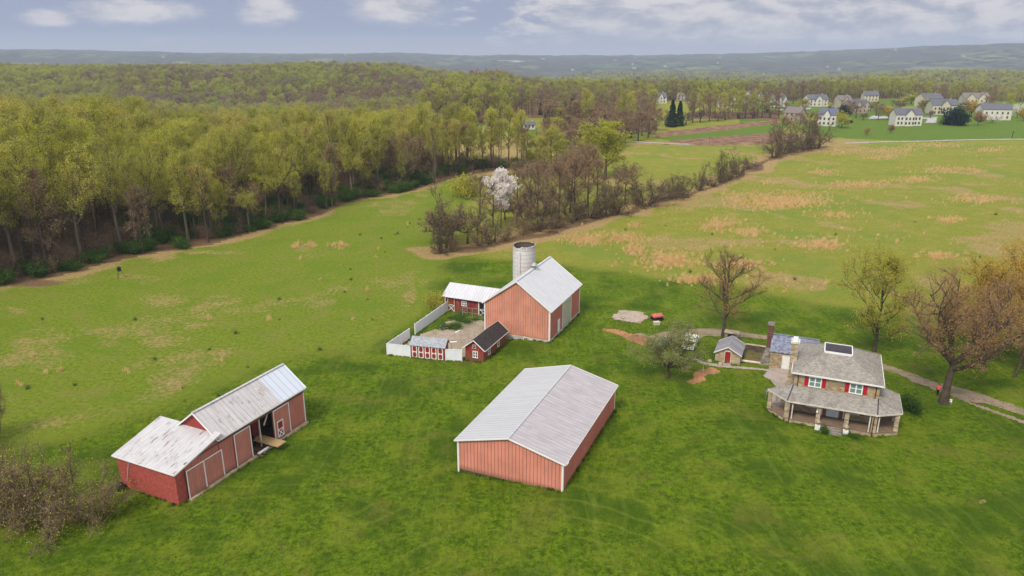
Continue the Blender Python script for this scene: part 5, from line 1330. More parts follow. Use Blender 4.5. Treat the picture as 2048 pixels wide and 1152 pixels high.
VFAR = [combined(tree_meshes(240 + i, H=26, base=.2, spread=5.8, nprim=4, nsec=2, ntw=2, leafn=240, leaf=1.1, leafspread=2.6, tr=.3, lfm='farwood', twl=1.8, tww=.05)) for i in range(3)]
CON = conifer_meshes(300)
CONF = [combined(conifer_meshes(301, 17, 3.6, 20, 1500, .55))]

# --- woodland points
def jgrid(x0, x1, y0, y1, st):
    X, Y = np.meshgrid(np.arange(x0, x1, st), np.arange(y0, y1, st)); X = X.ravel() + rng.uniform(-.42, .42, X.size) * st; Y = Y.ravel() + rng.uniform(-.42, .42, Y.size) * st; return X, Y
X, Y = jgrid(-330, 330, 60, 430, 6.4)
k = is_wood(X, Y) & (pdist(X, Y, WOOD_EDGE) > 1.5) & (np.abs(X) < Y * .86 + 12) & (np.hypot(X, Y) < 420); X, Y = X[k], Y[k]
dist = np.hypot(X, Y); edge = pdist(X, Y, WOOD_EDGE); order = np.argsort(edge * .75 + dist * .35)
NIND = 215
ind, rest = order[:NIND], order[NIND:]
protos = [as_thing('deciduous_tree', 'tall spring tree with yellow-green crown in the wood along the left field', 'tree', m_, (0, 0, -500), group='yellow-green trees of the near wood') for m_ in NEAR[:8]]
protos += [as_thing('deciduous_tree', 'shorter brown leafless tree among the green trees of the left wood', 'tree', m_, (0, 0, -500), group='bare brown trees of the near wood') for m_ in NEAR[8:]]
used = set()
for i in ind:
    x, y = X[i], Y[i]; px, _ = proj(x, y)
    k = 8 + int(rng.integers(0, 3)) if rng.random() < (.16 if edge[i] > 5 else .30) else int(rng.integers(0, 8))
    o = protos[k] if k not in used else copy_tree(protos[k]); used.add(k)
    o.location = (x, y, float(hgt(x, y)) - .1); o.rotation_euler = (0, 0, rng.uniform(0, 2 * PI))
    s_ = rng.uniform(.78, 1.0) * (1.06 if px < 260 else .90) * (.98 if px > 700 else 1) * (.62 if (edge[i] < 6 and rng.random() < .3) else 1); o.scale = (s_, s_, s_ * rng.uniform(.92, 1.08))
for k, o in enumerate(protos):
    if k not in used:
        for c in list(o.children): bpy.data.objects.remove(c)
        bpy.data.objects.remove(o)
fr = [o for o in COL.objects if o.name.startswith('deciduous_tree') and o.parent is None]
fr_e = sorted([o for o in fr if pdist(np.array(o.location.x), np.array(o.location.y), WOOD_EDGE) < 8.5], key=lambda q: q.location.y)
for i_, o in enumerate(fr_e): o['label'] = ('green' if 'yellow' in o['group'] else 'brown leafless') + ' front-row tree of the left wood, %s along its edge from the left' % ordinal(i_)
for o in fr:
    if not any(o is q or o == q for q in fr_e): o['label'] = ('tall yellow-green' if 'yellow' in o['group'] else 'brown leafless') + ' tree behind the front row in the ' + ('left third' if o.location.x / o.location.y < -.42 else 'middle' if o.location.x / o.location.y < -.2 else 'right end') + ' of the wood'; o['group'] += ', ' + ('left third' if o.location.x / o.location.y < -.42 else 'middle' if o.location.x / o.location.y < -.2 else 'right end')
z = hgt(X[rest], Y[rest]); cl = [combined(m_) for m_ in NEAR]
scatter('near_wood', np.stack([X[rest], Y[rest], z], 1), cl, np.where(rng.random(len(rest)) < .14, rng.integers(8, 11, len(rest)), rng.integers(0, 8, len(rest))), rng.uniform(.78, 1.0, len(rest)) * np.where(X[rest] / Y[rest] < -.5, 1.12, .90), 'yellow-green spring woodland filling the wood behind its front trees')
# beyond the near wood: valley and ridge
X, Y = jgrid(-1250, 1250, 180, 1500, 9.5); r_ = np.hypot(X, Y)
k = is_wood(X, Y) & (np.abs(X) < Y * .84 + 20) & ~((r_ < 421) & (X / Y < .03)); X, Y, r_ = X[k], Y[k], r_[k]; t_ = X / Y
bn = fbm(X, Y, 90, 40, 3); pb = np.clip((bn - .42) * 3.0, .10, .85); pb = np.where((t_ > .03) & (r_ < 640), .75, pb); br_ = rng.random(len(X)) < pb
idx = np.where(br_, rng.integers(5, 7, len(X)), rng.integers(0, 5, len(X)))
con = (rng.random(len(X)) < .006) | ((np.abs(t_ - .065) < .035) & (r_ > 470) & (r_ < 560) & (rng.random(len(X)) < .5))
idx = np.where(con, 7, idx)
scatter('far_woodland', np.stack([X, Y, hgt(X, Y)], 1), FAR + FARB + CONF, idx, rng.uniform(.72, 1.02, len(X)) * np.where((t_ > .03) & (r_ < 640), .74, np.where(t_ > .0, .80, 1)), 'mixed yellow-green and purple-brown woodland covering the valley and ridge')
X, Y = jgrid(-2300, 2600, 1300, 3100, 15.0); r_ = np.hypot(X, Y)
k = (r_ > 1490) & (r_ < 3000) & (np.abs(X) < Y * .80) & (fbm(X, Y, 420, 44, 3) > .36); X, Y = X[k], Y[k]
scatter('hill_woodland', np.stack([X, Y, hgt(X, Y) - 1], 1), VFAR, rng.integers(0, 3, len(X)), rng.uniform(.8, 1.25, len(X)), 'hazy blue-green woodland on the hills beyond the ridge')

# --- undergrowth along the wood edge
GB = [bush_meshes(400 + i, H=2.6, W=5.5, stems=12, nsec=6, ntw=8, leafn=3600, leaf=.17, lfm='dark', leafspread=.45) for i in range(3)]
BBr = [bush_meshes(410 + i, H=4.5, W=4.5, stems=14, nsec=7, ntw=11, leafn=500, leaf=.12, lfm='brown', tww=.02, twl=1.0) for i in range(3)]
gp = [as_thing('undergrowth_bush', 'dark green leafy bush at the foot of the left wood edge', 'bush', m_, (0, 0, -500), group='dark green bushes along the wood edge') for m_ in GB]
used = set(); cum = []
for (ax, ay), (bx, by) in zip(WOOD_EDGE[2:-1], WOOD_EDGE[3:]):
    n_ = max(1, int(math.hypot(bx - ax, by - ay) / 4.2))
    for i in range(n_):
        f = (i + rng.random() * .6) / n_; x = ax + (bx - ax) * f; y = ay + (by - ay) * f; nx_, ny_ = -(by - ay), bx - ax; l = math.hypot(nx_, ny_); o_ = rng.uniform(1.2, 4.5); x += nx_ / l * o_; y += ny_ / l * o_
        px, py = proj(x, y)
        if px > 860 or rng.random() < .3: continue
        k = int(rng.integers(0, 3)); o = gp[k] if k not in used else copy_tree(gp[k]); used.add(k); o.location = (x, y, float(hgt(x, y))); o.rotation_euler = (0, 0, rng.uniform(0, 6)); s_ = rng.uniform(.45, 1.0); o.scale = (s_ * 1.2, s_ * 1.2, s_)
for i_, o in enumerate(sorted([q for q in COL.objects if q.name.startswith('undergrowth_bush')], key=lambda q: q.location.y)): o['label'] = 'dark green leafy bush at the wood edge, %s from the left end' % ordinal(i_)
X, Y = jgrid(-200, 60, 60, 330, 4.6); e_ = pdist(X, Y, WOOD_EDGE); k = is_wood(X, Y) & (e_ > 3) & (e_ < 60) & (np.abs(X) < Y * .86 + 10); X, Y, e_ = X[k], Y[k], e_[k]
gr = rng.random(len(X)) < np.where(e_ < 22, .38, .12)
scatter('forest_undergrowth', np.stack([X, Y, hgt(X, Y)], 1), [combined(m_) for m_ in GB + BBr], np.where(gr, rng.integers(0, 3, len(X)), rng.integers(3, 6, len(X))), rng.uniform(.5, 1.1, len(X)), 'tangled brown and green undergrowth under the trees of the left wood')

# --- hedgerow between the fields
VINE = [bush_meshes(430 + i, H=9, W=7.5, stems=13, nsec=9, ntw=14, leafn=1500, leaf=.15, lfm='vine', twm='twig_dark', tww=.035, twl=1.3, rad=.12, droop=.03, leafspread=.5) for i in range(4)]
BARE = [tree_meshes(440 + i, H=17, base=.18, spread=4.8, form='fork', nprim=8, nsec=8, ntw=12, leafn=900, leaf=.17, lfm='brown', tr=.34, twl=1.3, tww=.045, twm='twig_dark', lr=.05) for i in range(3)]
BARET = [tree_meshes(445 + i, H=20, base=.25, spread=5.4, form='tall', nprim=15, nsec=8, ntw=14, leafn=1300, leaf=.18, lfm='brown', tr=.36, twl=1.4, tww=.04, twm='twig_red', lr=.045) for i in range(2)]
LIMEH = tree_meshes(450, H=20, base=.26, spread=7.0, form='tall', nprim=17, nsec=8, ntw=9, leafn=9000, leaf=.24, leafspread=.9, tr=.4, lfm='lime', twl=1.3)
BLOS = tree_meshes(455, H=14, base=.30, spread=5.4, form='tall', nprim=15, nsec=8, ntw=10, leafn=6500, leaf=.24, leafspread=.6, tr=.22, lfm='white', twl=1.0)


def put(meshes, nominal, px, py, ytop, name, label, cat='tree', group=None, rz=None, wpx=None, nomw=None, dz=0):
    p = at(px, py); h = tall(p, ytop); s_ = h / nominal
    t = as_thing(name, label, cat, meshes, (p.x, p.y, p.z + dz - .05), rng.uniform(0, 6) if rz is None else rz, s_, group)
    if wpx: sw_ = wpx * mpp(p) / nomw; t.scale = (sw_, sw_, s_)
    return t


HG = 'tangled bare growth of the hedgerow between the fields'
for n_, (px, py, yt, wp) in enumerate(((1178, 436, 376, 60), (1208, 432, 380, 50), (1237, 428, 372, 50), (1292, 412, 330, 76), (1316, 402, 350, 40), (1345, 398, 348, 55), (1368, 392, 352, 40), (1397, 381, 318, 26), (1421, 372, 342, 34), (1440, 366, 300, 34), (1458, 360, 318, 36), (1478, 350, 292, 34), (1500, 338, 312, 30), (1548, 316, 262, 40), (1566, 308, 246, 50), (1585, 304, 262, 34), (1606, 300, 240, 54), (1632, 297, 244, 50),
                                       (884, 506, 420, 44), (905, 503, 440, 44), (960, 492, 440, 60), (985, 486, 430, 50), (1010, 480, 440, 50), (1045, 470, 425, 50), (1075, 462, 412, 60), (1105, 455, 405, 46), (1145, 444, 400, 46))):
    lo_ = px < 1050 and n_ % 3 != 0
    put(BBr[n_ % 3] if lo_ else VINE[n_ % 4], 4.5 if lo_ else 9, px, py, yt, 'hedgerow_bush', 'dark tangle of vines and bare stems in the hedgerow between the fields', 'bush', HG, wpx=wp, nomw=7.5)
for n_, (px, py, yt, wp, k) in enumerate(((893, 500, 372, 96, 0), (880, 488, 398, 80, 1), (935, 488, 385, 70, 2), (955, 470, 392, 50, 0), (1050, 462, 372, 60, 1), (1085, 456, 350, 76, 2), (1062, 440, 335, 60, 0), (1130, 430, 352, 64, 2), (1100, 425, 345, 56, 1), (1175, 415, 310, 70, 3), (1150, 440, 320, 74, 4), (1195, 400, 326, 54, 4), (1228, 408, 345, 54, 0), (1560, 300, 240, 50, 3), (1615, 292, 232, 56, 4), (1010, 440, 372, 50, 1), (1032, 455, 360, 60, 2), (1118, 445, 340, 60, 3), (1140, 425, 330, 64, 4), (1075, 430, 340, 60, 4), (1250, 410, 350, 56, 3), (1212, 420, 345, 50, 1), (905, 480, 400, 70, 0), (868, 470, 405, 60, 1), (985, 455, 375, 60, 4), (960, 430, 360, 50, 3), (1035, 420, 350, 56, 4), (1062, 410, 345, 56, 3), (1085, 400, 330, 56, 4), (1120, 395, 322, 56, 3), (1010, 400, 350, 50, 4), (1145, 385, 310, 54, 4), (1170, 375, 300, 54, 3))):
    put((BARE + BARET)[k], 17 if k < 3 else 20, px, py, yt - (py - yt) * .12, 'bare_tree', 'bare leafless tree rising from the hedgerow between the fields', 'tree', 'bare trees of the hedgerow', wpx=wp, nomw=10)
put(BLOS, 14, 1002, 456, 348, 'blossom_tree', 'white blossoming tree in the hedgerow behind the silo', wpx=72, nomw=10.5)
put(LIMEH, 20, 1210, 358, 250, 'deciduous_tree', 'broad lime-green tree standing alone behind the hedgerow, right of the blossom tree', wpx=112, nomw=12.5)
for px, py, yt, w_ in ((1103, 346, 252, 56), (1080, 345, 268, 44), (1125, 340, 276, 44)): put(TALL[int(px) % 5], 28, px, py, yt, 'deciduous_tree', 'lime tree between the end of the wood and the lone broad tree', group='small trees between wood and hedgerow', wpx=w_, nomw=11)
for px, py, yt, w_ in ((1140, 330, 290, 60), (1165, 326, 286, 50), (1072, 350, 300, 40), (1045, 352, 312, 50), (1120, 352, 312, 60), (1150, 350, 300, 60), (1250, 352, 320, 40)): put(BBr[px % 3], 4.5, px, py, yt, 'brush_bush', 'brown brushy thicket behind the hedgerow', 'bush', 'brown thickets behind the hedgerow', wpx=w_, nomw=4.5)
YB = bush_meshes(460, H=3, W=6, stems=12, leafn=3500, leaf=.16, lfm='yg', leafspread=.5)
put(YB, 3, 935, 392, 360, 'forsythia_bush', 'yellow-green rounded bush left of the blossom tree', 'bush', wpx=66, nomw=6)
put(YB, 3, 1075, 335, 306, 'forsythia_bush', 'yellow-green bush between the wood end and the hedgerow trees', 'bush', wpx=50, nomw=6)

for nm_, pre in (('hedgerow_bush', 'dark tangle of vines and bare stems in the hedgerow, %s from its silo end'), ('bare_tree', 'bare leafless tree in the hedgerow, %s bare tree from the silo end')):
    for i_, o in enumerate(sorted([q for q in COL.objects if q.parent is None and q.name.split('.')[0] == nm_], key=lambda q: q.location.y)): o['label'] = pre % ordinal(i_)
# trees between the wood, the hedgerow and the far farmhouse
for k_, (px, py, yt, wp, kd) in enumerate(((1052, 338, 262, 44, 'L'), (1068, 332, 284, 40, 'B'), (1090, 330, 262, 44, 'B'), (1112, 322, 266, 46, 'L'), (1132, 318, 262, 46, 'B'), (1150, 312, 258, 46, 'B'), (1172, 322, 268, 46, 'L'), (1188, 305, 236, 52, 'B'), (1160, 296, 240, 50, 'B'), (1136, 290, 236, 46, 'B'), (1112, 286, 232, 44, 'L'), (1092, 290, 240, 40, 'B'), (1178, 285, 222, 50, 'B'), (1205, 292, 226, 50, 'B'), (1232, 296, 236, 46, 'B'), (1146, 268, 214, 44, 'B'), (1170, 266, 208, 46, 'B'), (1250, 286, 222, 46, 'B'), (1276, 282, 228, 44, 'B'), (1120, 262, 212, 40, 'L'), (1098, 258, 206, 38, 'B'), (1296, 276, 232, 40, 'B'))):
    if kd == 'L': put(TALL[k_ % 5], 28, px, py, yt, 'deciduous_tree', 'lime-green tree of the mixed belt beyond the hedgerow, %s lime one from its near end' % ordinal([q for q in range(30)][sum(1 for z_ in (0, 3, 6, 10, 19) if z_ < k_)]), wpx=wp, nomw=10)
    else: put(BARET[k_ % 2] if k_ % 3 else BROWN[k_ % 3], 20, px, py, yt, 'bare_tree', 'purple-brown bare tree of the mixed belt between hedgerow and far houses', group='bare trees of the belt beyond the hedgerow', wpx=wp * 1.1, nomw=9)
for n_, (px, py, w_) in enumerate(((1145, 206, 20), (1128, 208, 20), (1160, 210, 22), (1178, 207, 20), (1110, 210, 18))): put(CON, 17, px, py + 28, py - 10, 'pine_tree', 'dark pine standing above the brown wood left of the estate', group='dark pines above the brown wood', wpx=w_ * 1.5, nomw=8)
# --- yard trees
T1 = tree_meshes(501, H=16, base=.20, spread=8.2, form='tall', nprim=17, nsec=9, ntw=22, leafn=6500, leaf=.10, leafspread=.8, tr=.42, lfm='rust', twm='twig_dark', twl=1.0, tww=.022, lr=.035, shape=lambda t: (1 - t) ** .75 * .95 + .16, leafz=.62)
put(T1, 16, 1447, 672, 508, 'yard_tree', 'tall half-bare tree with rust-brown lower branches behind the smokehouse', rz=1.0)
T2 = tree_meshes(502, H=17, base=.14, spread=8.5, form='tall', nprim=20, nsec=9, ntw=22, leafn=20000, leaf=.12, leafspread=.7, tr=.36, lfm='yg', twm='twig', bark='bark', twl=1.2, tww=.02, lr=.03, wob=.03)
put(T2, 17, 1748, 703, 520, 'yard_tree', 'slender-leaved yellow-green tree directly behind the stone house', rz=2.2)
T3 = tree_meshes(503, H=18, base=.26, spread=9.5, form='fork', nprim=12, nsec=11, ntw=30, leafn=13000, leaf=.09, leafspread=.7, tr=.55, lfm='rust', twm='twig_red', bark='bark', twl=1.3, tww=.022, lr=.035)
put(T3, 18, 1886, 806, 532, 'yard_tree', 'massive rust-brown tree with the person at its thick trunk', rz=.4)
T4 = tree_meshes(504, H=17, base=.25, spread=8, form='fork', nprim=11, nsec=10, ntw=26, leafn=9000, leaf=.09, leafspread=.6, tr=.38, lfm='rust', twm='twig_red', bark='bark', twl=1.2, tww=.022, lr=.035)
put(T4, 17, 1966, 738, 556, 'yard_tree', 'reddish bare tree right of the massive tree, nearer the house than the golden one', rz=3.0)
T5 = tree_meshes(505, H=17, base=.2, spread=8.6, form='fork', nprim=13, nsec=10, ntw=16, leafn=26000, leaf=.12, leafspread=.8, tr=.4, lfm='gold', twm='twig', twl=1.3, tww=.02, lr=.03)
put(T5, 17, 2012, 690, 502, 'yard_tree', 'golden-budded tree furthest back at the right edge', rz=1.3)
T6 = put(T4, 17, 2028, 755, 640, 'yard_tree', 'leaning trunk with sparse dark branches at the far right edge', rz=5.0); T6.rotation_euler = (.0, .28, .3)
put(T5, 17, 1968, 694, 520, 'yard_tree', 'golden-green budding tree behind the massive rust-brown tree', rz=3.9)
put(T5, 17, 2095, 740, 545, 'yard_tree', 'golden-brown tree cut by the right edge of the view', rz=4.3)
T7 = tree_meshes(507, H=8.5, base=.22, spread=4.4, form='fork', nprim=13, nsec=10, ntw=14, leafn=9500, leaf=.10, leafspread=.55, tr=.22, lfm='olive', twm='twig_pale', twl=.8, tww=.012)
put(T7, 8.5, 1336, 757, 642, 'olive_tree', 'small grey-green leafy tree in front of the parked vehicles', rz=0.7)
# scraggly shrubs bottom left
SC = [bush_meshes(520 + i, H=4.0, W=6.2, stems=20, nsec=10, ntw=18, leafn=3000, leaf=.06, lfm='yg', twm='twig', tww=.016, twl=1.0, rad=.06, leafspread=.4, bark='bark') for i in range(2)]
put(SC[0], 4.0, 112, 1040, 925, 'scraggly_shrub', 'biggest tan twiggy shrub left of the long barn corner', 'shrub', wpx=165, nomw=6.2)
put(SC[1], 4.0, 20, 1052, 930, 'scraggly_shrub', 'tan twiggy shrub cut by the left edge, lower one', 'shrub', wpx=150, nomw=6.2)
put(SC[1], 4.0, 185, 1040, 965, 'scraggly_shrub', 'low yellowish shrub nearest the black barrel', 'shrub', wpx=110, nomw=6.2, rz=2)
put(BARE[1], 17, 98, 985, 905, 'small_tree', 'small upright bare tree rising behind the twiggy shrubs', 'tree', wpx=60, nomw=9)
put(SC[0], 4.0, -25, 890, 790, 'scraggly_shrub', 'reddish twiggy shrub cut by the left edge, upper one', 'shrub', wpx=110, nomw=6.2, rz=4)
put(GB[0], 3.4, 1818, 822, 792, 'round_bush', 'dark green rounded bush beside the right end of the porch', 'bush', wpx=38, nomw=4.6)
put(GB[1], 3.6, 903, 655, 644, 'undergrowth_bush', 'green creeper patch inside the white-fenced yard', 'bush', wpx=40, nomw=5)
put(GB[2], 3.6, 925, 640, 630, 'undergrowth_bush', 'green bush against the low red wing', 'bush', wpx=44, nomw=5)
put(YB, 3, 874, 618, 590, 'weedy_bush', 'olive weedy bush outside the left end of the low red wing', 'bush', wpx=42, nomw=6)
put(GB[1], 3.8, 1650, 866, 852, 'porch_shrub', 'low green shrub before the left porch piers', 'shrub', wpx=20, nomw=5)
put(GB[2], 3.8, 1702, 872, 863, 'porch_shrub', 'low green shrub right of the porch steps', 'shrub', wpx=24, nomw=5)

# --- seedlings in the fields
SEED = [bush_meshes(540 + i, H=.8, W=.8, stems=5, nsec=3, ntw=4, leafn=260, leaf=.07, lfm='dark', leafspread=.1) for i in range(2)]
sp_ = [as_thing('cedar_seedling', 'small dark green seedling standing in the left field', 'seedling', m_, (0, 0, -500), group='dark seedlings in the fields') for m_ in SEED]
used = set()
for k, (px, py) in enumerate([(497, 735), (362, 778), (150, 772), (438, 792), (470, 668), (745, 640), (690, 585), (735, 600), (838, 440), (815, 455), (790, 470), (763, 478), (770, 505), (720, 470), (702, 560), (560, 600), (640, 700), (85, 640), (270, 640), (820, 448), (795, 468), (560, 640), (420, 700), (310, 720), (700, 540), (55, 778), (1250, 460), (1425, 470), (1550, 500), (1960, 515), (1470, 545), (1590, 560), (1670, 470), (1750, 520), (1330, 452), (1860, 350), (1690, 410), (1380, 545), (1990, 430), (1830, 445)]):
    i = k % 2; o = sp_[i] if i not in used else copy_tree(sp_[i]); used.add(i); o.location = at(px, py); s_ = rng.uniform(.35, .8); o.scale = (s_, s_, s_ * .9); o.rotation_euler = (0, 0, rng.uniform(0, 6))
    if px > 1200: o['label'] = 'small dark seedling standing in the olive field right of the hedgerow'

# --- dry grass tufts in the fields
def tuft(seed, n, h, wd, sp):
    r = np.random.default_rng(seed); a = r.uniform(0, 2 * PI, n); b = np.stack([np.cos(a), np.sin(a), 0 * a], 1) * r.uniform(0, sp, (n, 1)); hh = h * r.uniform(.5, 1.1, n)
    tip = b * 1.0 + np.stack([r.normal(0, h * .18, n), r.normal(0, h * .18, n), hh], 1); e = np.stack([-np.sin(a + r.uniform(0, 3, n)), np.cos(a), 0 * a], 1) * wd
    T = np.stack([b - e, b + e, tip], 1); return T.reshape(-1, 3), np.arange(n * 3).reshape(-1, 3)
def tufts(seed, n, h, wd, sp, m): V, F = tuft(seed, n, h, wd, sp); return np_mesh('tuft', V, [F], [m])
DT = [tufts(600 + i, 30, h_, .03, .36, LM['dryg']) for i, h_ in enumerate((.8, 1.0, .65))]
pts = []; 
for cx, cy, rx, ry in DRY_BLOBS:
    n_ = int(rx * ry * .32) + 6
    for _ in range(n_):
        px = cx + rng.normal(0, rx * .5); py = cy + rng.normal(0, ry * .5)
        if 268 < py < 600: p = at(px, py); pts.append(tuple(p))
for _ in range(1500):
    px, py = rng.uniform(880, 2060), rng.uniform(285, 600)
    if inpoly(np.array(px), np.array(py), POLY_MOWN): continue
    p = at(px, py)
    if fbm(p.x, p.y, 14, 90, 2) > .56 and pdist(np.array(p.x), np.array(p.y), HEDGE) > 5 and not is_wood(np.array(p.x), np.array(p.y)) and not inpoly(np.array(px), np.array(py), POLY_LEFT) and px > 1100 + (480 - py) * 2.3 * (py < 480): pts.append(tuple(p))
for px, py in ((65, 712), (120, 742), (445, 722), (360, 778), (40, 770), (92, 744), (735, 583), (640, 560), (600, 520), (750, 515), (755, 500), (815, 450), (705, 640), (420, 640), (540, 640), (255, 745), (870, 460), (845, 455)): pts += [tuple(at(px + rng.normal(0, 2), py + rng.normal(0, 1))) for _ in range(3)]
pts = np.array(pts); scatter('dry_grass', pts, DT, rng.integers(0, 3, len(pts)), rng.uniform(.6, 1.25, len(pts)), 'orange straw-coloured dry grass tufts scattered over the fields', 'grass')
GT = [tufts(620 + i, 16, .16, .02, .22, LM['grass']) for i in range(4)]
X, Y = jgrid(-62, 75, 38, 118, .62); k = (np.abs(X) < Y * .80 + 3) & (regions(X, Y)[0] > .5) & (rng.random(len(X)) < np.clip(1.5 - np.hypot(X, Y) / 110, .25, 1))
def infr(X, Y, ox, oy, a, x0, x1, y0, y1): u = (X - ox) * math.cos(a) + (Y - oy) * math.sin(a); v = -(X - ox) * math.sin(a) + (Y - oy) * math.cos(a); return (u > x0) & (u < x1) & (v > y0) & (v < y1)
for q in ((lx, ly, la_, -1.5, 18.3, -.5, 8.8), (sx, sy, sa, 0, 20, -.1, 12.4), (hx, hy, ha, -3.2, 12.4, -3.2, 10), (hx, hy, ha, -12, 3, 12, 19.5), (BX, BY, BA, -14, 15, -.2, 24), (hx, hy, ha, -4, 0, 0, 14)): k &= ~infr(X, Y, *q)
X, Y = X[k], Y[k]; scatter('lawn_grass', np.stack([X, Y, hgt(X, Y)], 1), GT, rng.integers(0, 4, len(X)), rng.uniform(.5, 1.3, len(X)) * (.6 + .8 * fbm(X, Y, 5, 12, 2)), 'uneven green grass blades over the foreground lawn', 'grass')

WD = [tufts(640 + i, 40, .42, .03, .30, LM['dark' if i == 0 else 'grass']) for i in range(3)]  # weeds added along the walls, some dark-leaved, to deepen shade at their foot
wp_ = []
for ox, oy, a, pl in ((sx, sy, sa, [(0, 12.5), (-.15, -.15), (20.1, -.2)]), (lx, ly, la_, [(-1.4, 8.7), (-1.45, -.1), (8, -.5)]), (lx, ly, la_, [(13, -.5), (18.3, -.3), (18.3, 6)]), (BX, BY, BA, [(-.2, 6.5), (-.2, -.2), (15.2, -.3), (15.2, 11)]), (KX, KY, KA, [(-4.0, -.15), (8, -.15)]), (hx, hy, ha, [(-2.9, -.3), (-.5, -2.9), (3.6, -2.8)]), (hx, hy, ha, [(6.3, -2.8), (9.7, -2.7), (12.4, -.9), (12.5, 4.7), (9.9, 4.8), (9.9, 9.9)]), (hx, hy, ha, [(-11.5, 17), (-11.5, 12.8), (-7.6, 12.8)]), (BX, BY, BA, [(-10.3, 9.9), (-10.3, 6.7), (-1.8, 6.7)]), (cW[0], cW[1], 0, [(0, 0), (2.6, 6.2)])):
    for (ax, ay), (bx, by) in zip(pl[:-1], pl[1:]):
        n_ = int(math.hypot(bx - ax, by - ay) * 4.5)
        for i in range(n_):
            f = rng.random(); u = ax + (bx - ax) * f + rng.normal(0, .09); v_ = ay + (by - ay) * f + rng.normal(0, .09)
            if vnoise(u + 50 * a, v_, 1.3, 4) > .3: x, y = ox + u * math.cos(a) - v_ * math.sin(a), oy + u * math.sin(a) + v_ * math.cos(a); wp_.append((x, y, float(hgt(x, y))))
scatter('wall_weeds', wp_, WD, rng.integers(0, 3, len(wp_)), rng.uniform(.3, .9, len(wp_)), 'weeds and longer grass added to darken the foot of the barn walls', 'grass')

# ------------------------------------------------------------------ far houses
def far_house(label, px, py, wpx, rz, dpx=None, ev=5.6, rh=2.6, wall='farwhite', roof='farroof', cross=0, wins=4, storeys=2, extra=None, name='suburban_house', gable_end=False, solar=False):
    p = at(px, py); Wm = .92 * wpx * mpp(p); ev *= .92; Dm = dpx * mpp(p) if dpx else Wm * .62
    t = thing(name, label, 'house', p, rz)
    gable_body(-Wm / 2, Wm / 2, 0, Dm, -1, ev, ev + rh).build('wall', M[wall], t)
    sl = rh / (Dm / 2); ym = Dm / 2
    for sg in (0, 1):
        ye = -.4 if sg == 0 else Dm + .4; ze = ev - .4 * sl + .2; pts = [(-Wm / 2 - .4, ye, ze), (Wm / 2 + .4, ye, ze), (Wm / 2 + .4, ym, ev + rh + .2), (-Wm / 2 - .4, ym, ev + rh + .2)]
        if sg: pts = pts[::-1]
        o = MB().slab(pts, .15).build('roof', M[roof], t)
        if solar and sg == 0:
            f = lambda x, k: (x, -.4 + (ym + .4) * k, ze + (ev + rh + .2 - ze) * k + .06); MB().slab([f(-Wm * .25, .3), f(Wm * .35, .3), f(Wm * .35, .92), f(-Wm * .25, .92)], .05).build('solar_panels', M['solar'], o)
    for c in range(cross):
        cx = Wm * ((c + .5) / cross - .5) * (.9 if cross > 1 else .3); cw = Wm * .16
        b = MB(); zt_ = ev + rh * .85
        b.poly([(cx - cw, -1.2, -1), (cx + cw, -1.2, -1), (cx + cw, -1.2, ev), (cx, -1.2, zt_), (cx - cw, -1.2, ev)]); b.poly([(cx + cw, -1.2, -1), (cx + cw, 0, -1), (cx + cw, 0, ev), (cx + cw, -1.2, ev)]); b.poly([(cx - cw, 0, -1), (cx - cw, -1.2, -1), (cx - cw, -1.2, ev), (cx - cw, 0, ev)])
        q = b.build('gable_bay', M[wall], t)
        MB().slab([(cx - cw - .3, -1.5, ev - .1), (cx, -1.5, zt_ + .2), (cx, ym, zt_ + .2), (cx - cw - .3, ym * .4, ev - .1)][::-1], .12).slab([(cx, -1.5, zt_ + .2), (cx + cw + .3, -1.5, ev - .1), (cx + cw + .3, ym * .4, ev - .1), (cx, ym, zt_ + .2)][::-1], .12).build('bay_roof', M[roof], q)
    W_ = (0, 0, 1, 0, 0, -1)
    for st_ in range(storeys):
        z0 = 1.0 + st_ * 2.7
        for i in range(wins):
            u = Wm * ((i + .5) / wins - .5) * .92
            if cross and any(abs(u - Wm * ((c + .5) / cross - .5) * (.9 if cross > 1 else .3)) < Wm * .18 for c in range(cross)): n_ = 1.22
            else: n_ = .02
            wbox(MB(), W_, u - .5, u + .5, z0, z0 + 1.5, n_, n_ + .06).build('window', M['glass'], t)
    if gable_end:
        for sgn in (1, -1):
            WE = (sgn * Wm / 2, 0, 0, 1, sgn, 0)
            for yy in (Dm * .3, Dm * .7):
                for st_ in range(storeys): wbox(MB(), WE, yy - .45, yy + .45, 1 + 2.7 * st_, 2.4 + 2.7 * st_, .02, .07).build('window', M['glass'], t)
    MB().box(Wm * .28, Wm * .28 + .8, ym, ym + .8, ev + rh * .4, ev + rh + .9).build('chimney', M['fartan'], t)
    return t


far_house('nearest cream house on the lawn, left of the dark round evergreen', 1816, 252, 56, -.05, 30, 7.4, 3.4, 'farwhite', 'farroof', 1, 7, 2)
far_house('white long house with grey roof right of the dark round evergreen', 1992, 240, 58, -.15, 34, 7.4, 3.4, 'farwhite', 'farroof', 0, 5, 2, gable_end=True)
far_house('white house with solar panels behind the tall hedgerow end', 1652, 252, 38, -.55, 30, 7.4, 3.3, 'farwhite', 'farroof', 1, 4, 2, gable_end=True, solar=True)
far_house('tan gabled house half hidden by the hedgerow end', 1582, 243, 34, -.8, 28, 6.0, 3.6, 'fartan', 'farroof2', 0, 3, 2)
far_house('large cream house with central gable between the two nearest white houses', 1888, 230, 52, -.1, 30, 7.5, 3.6, 'cream', 'farroof', 1, 6, 2)
far_house('cream house with long grey roof just behind the large central-gabled one', 1866, 214, 44, .15, 30, 7.5, 3.6, 'cream', 'farroof', 0, 5, 2)
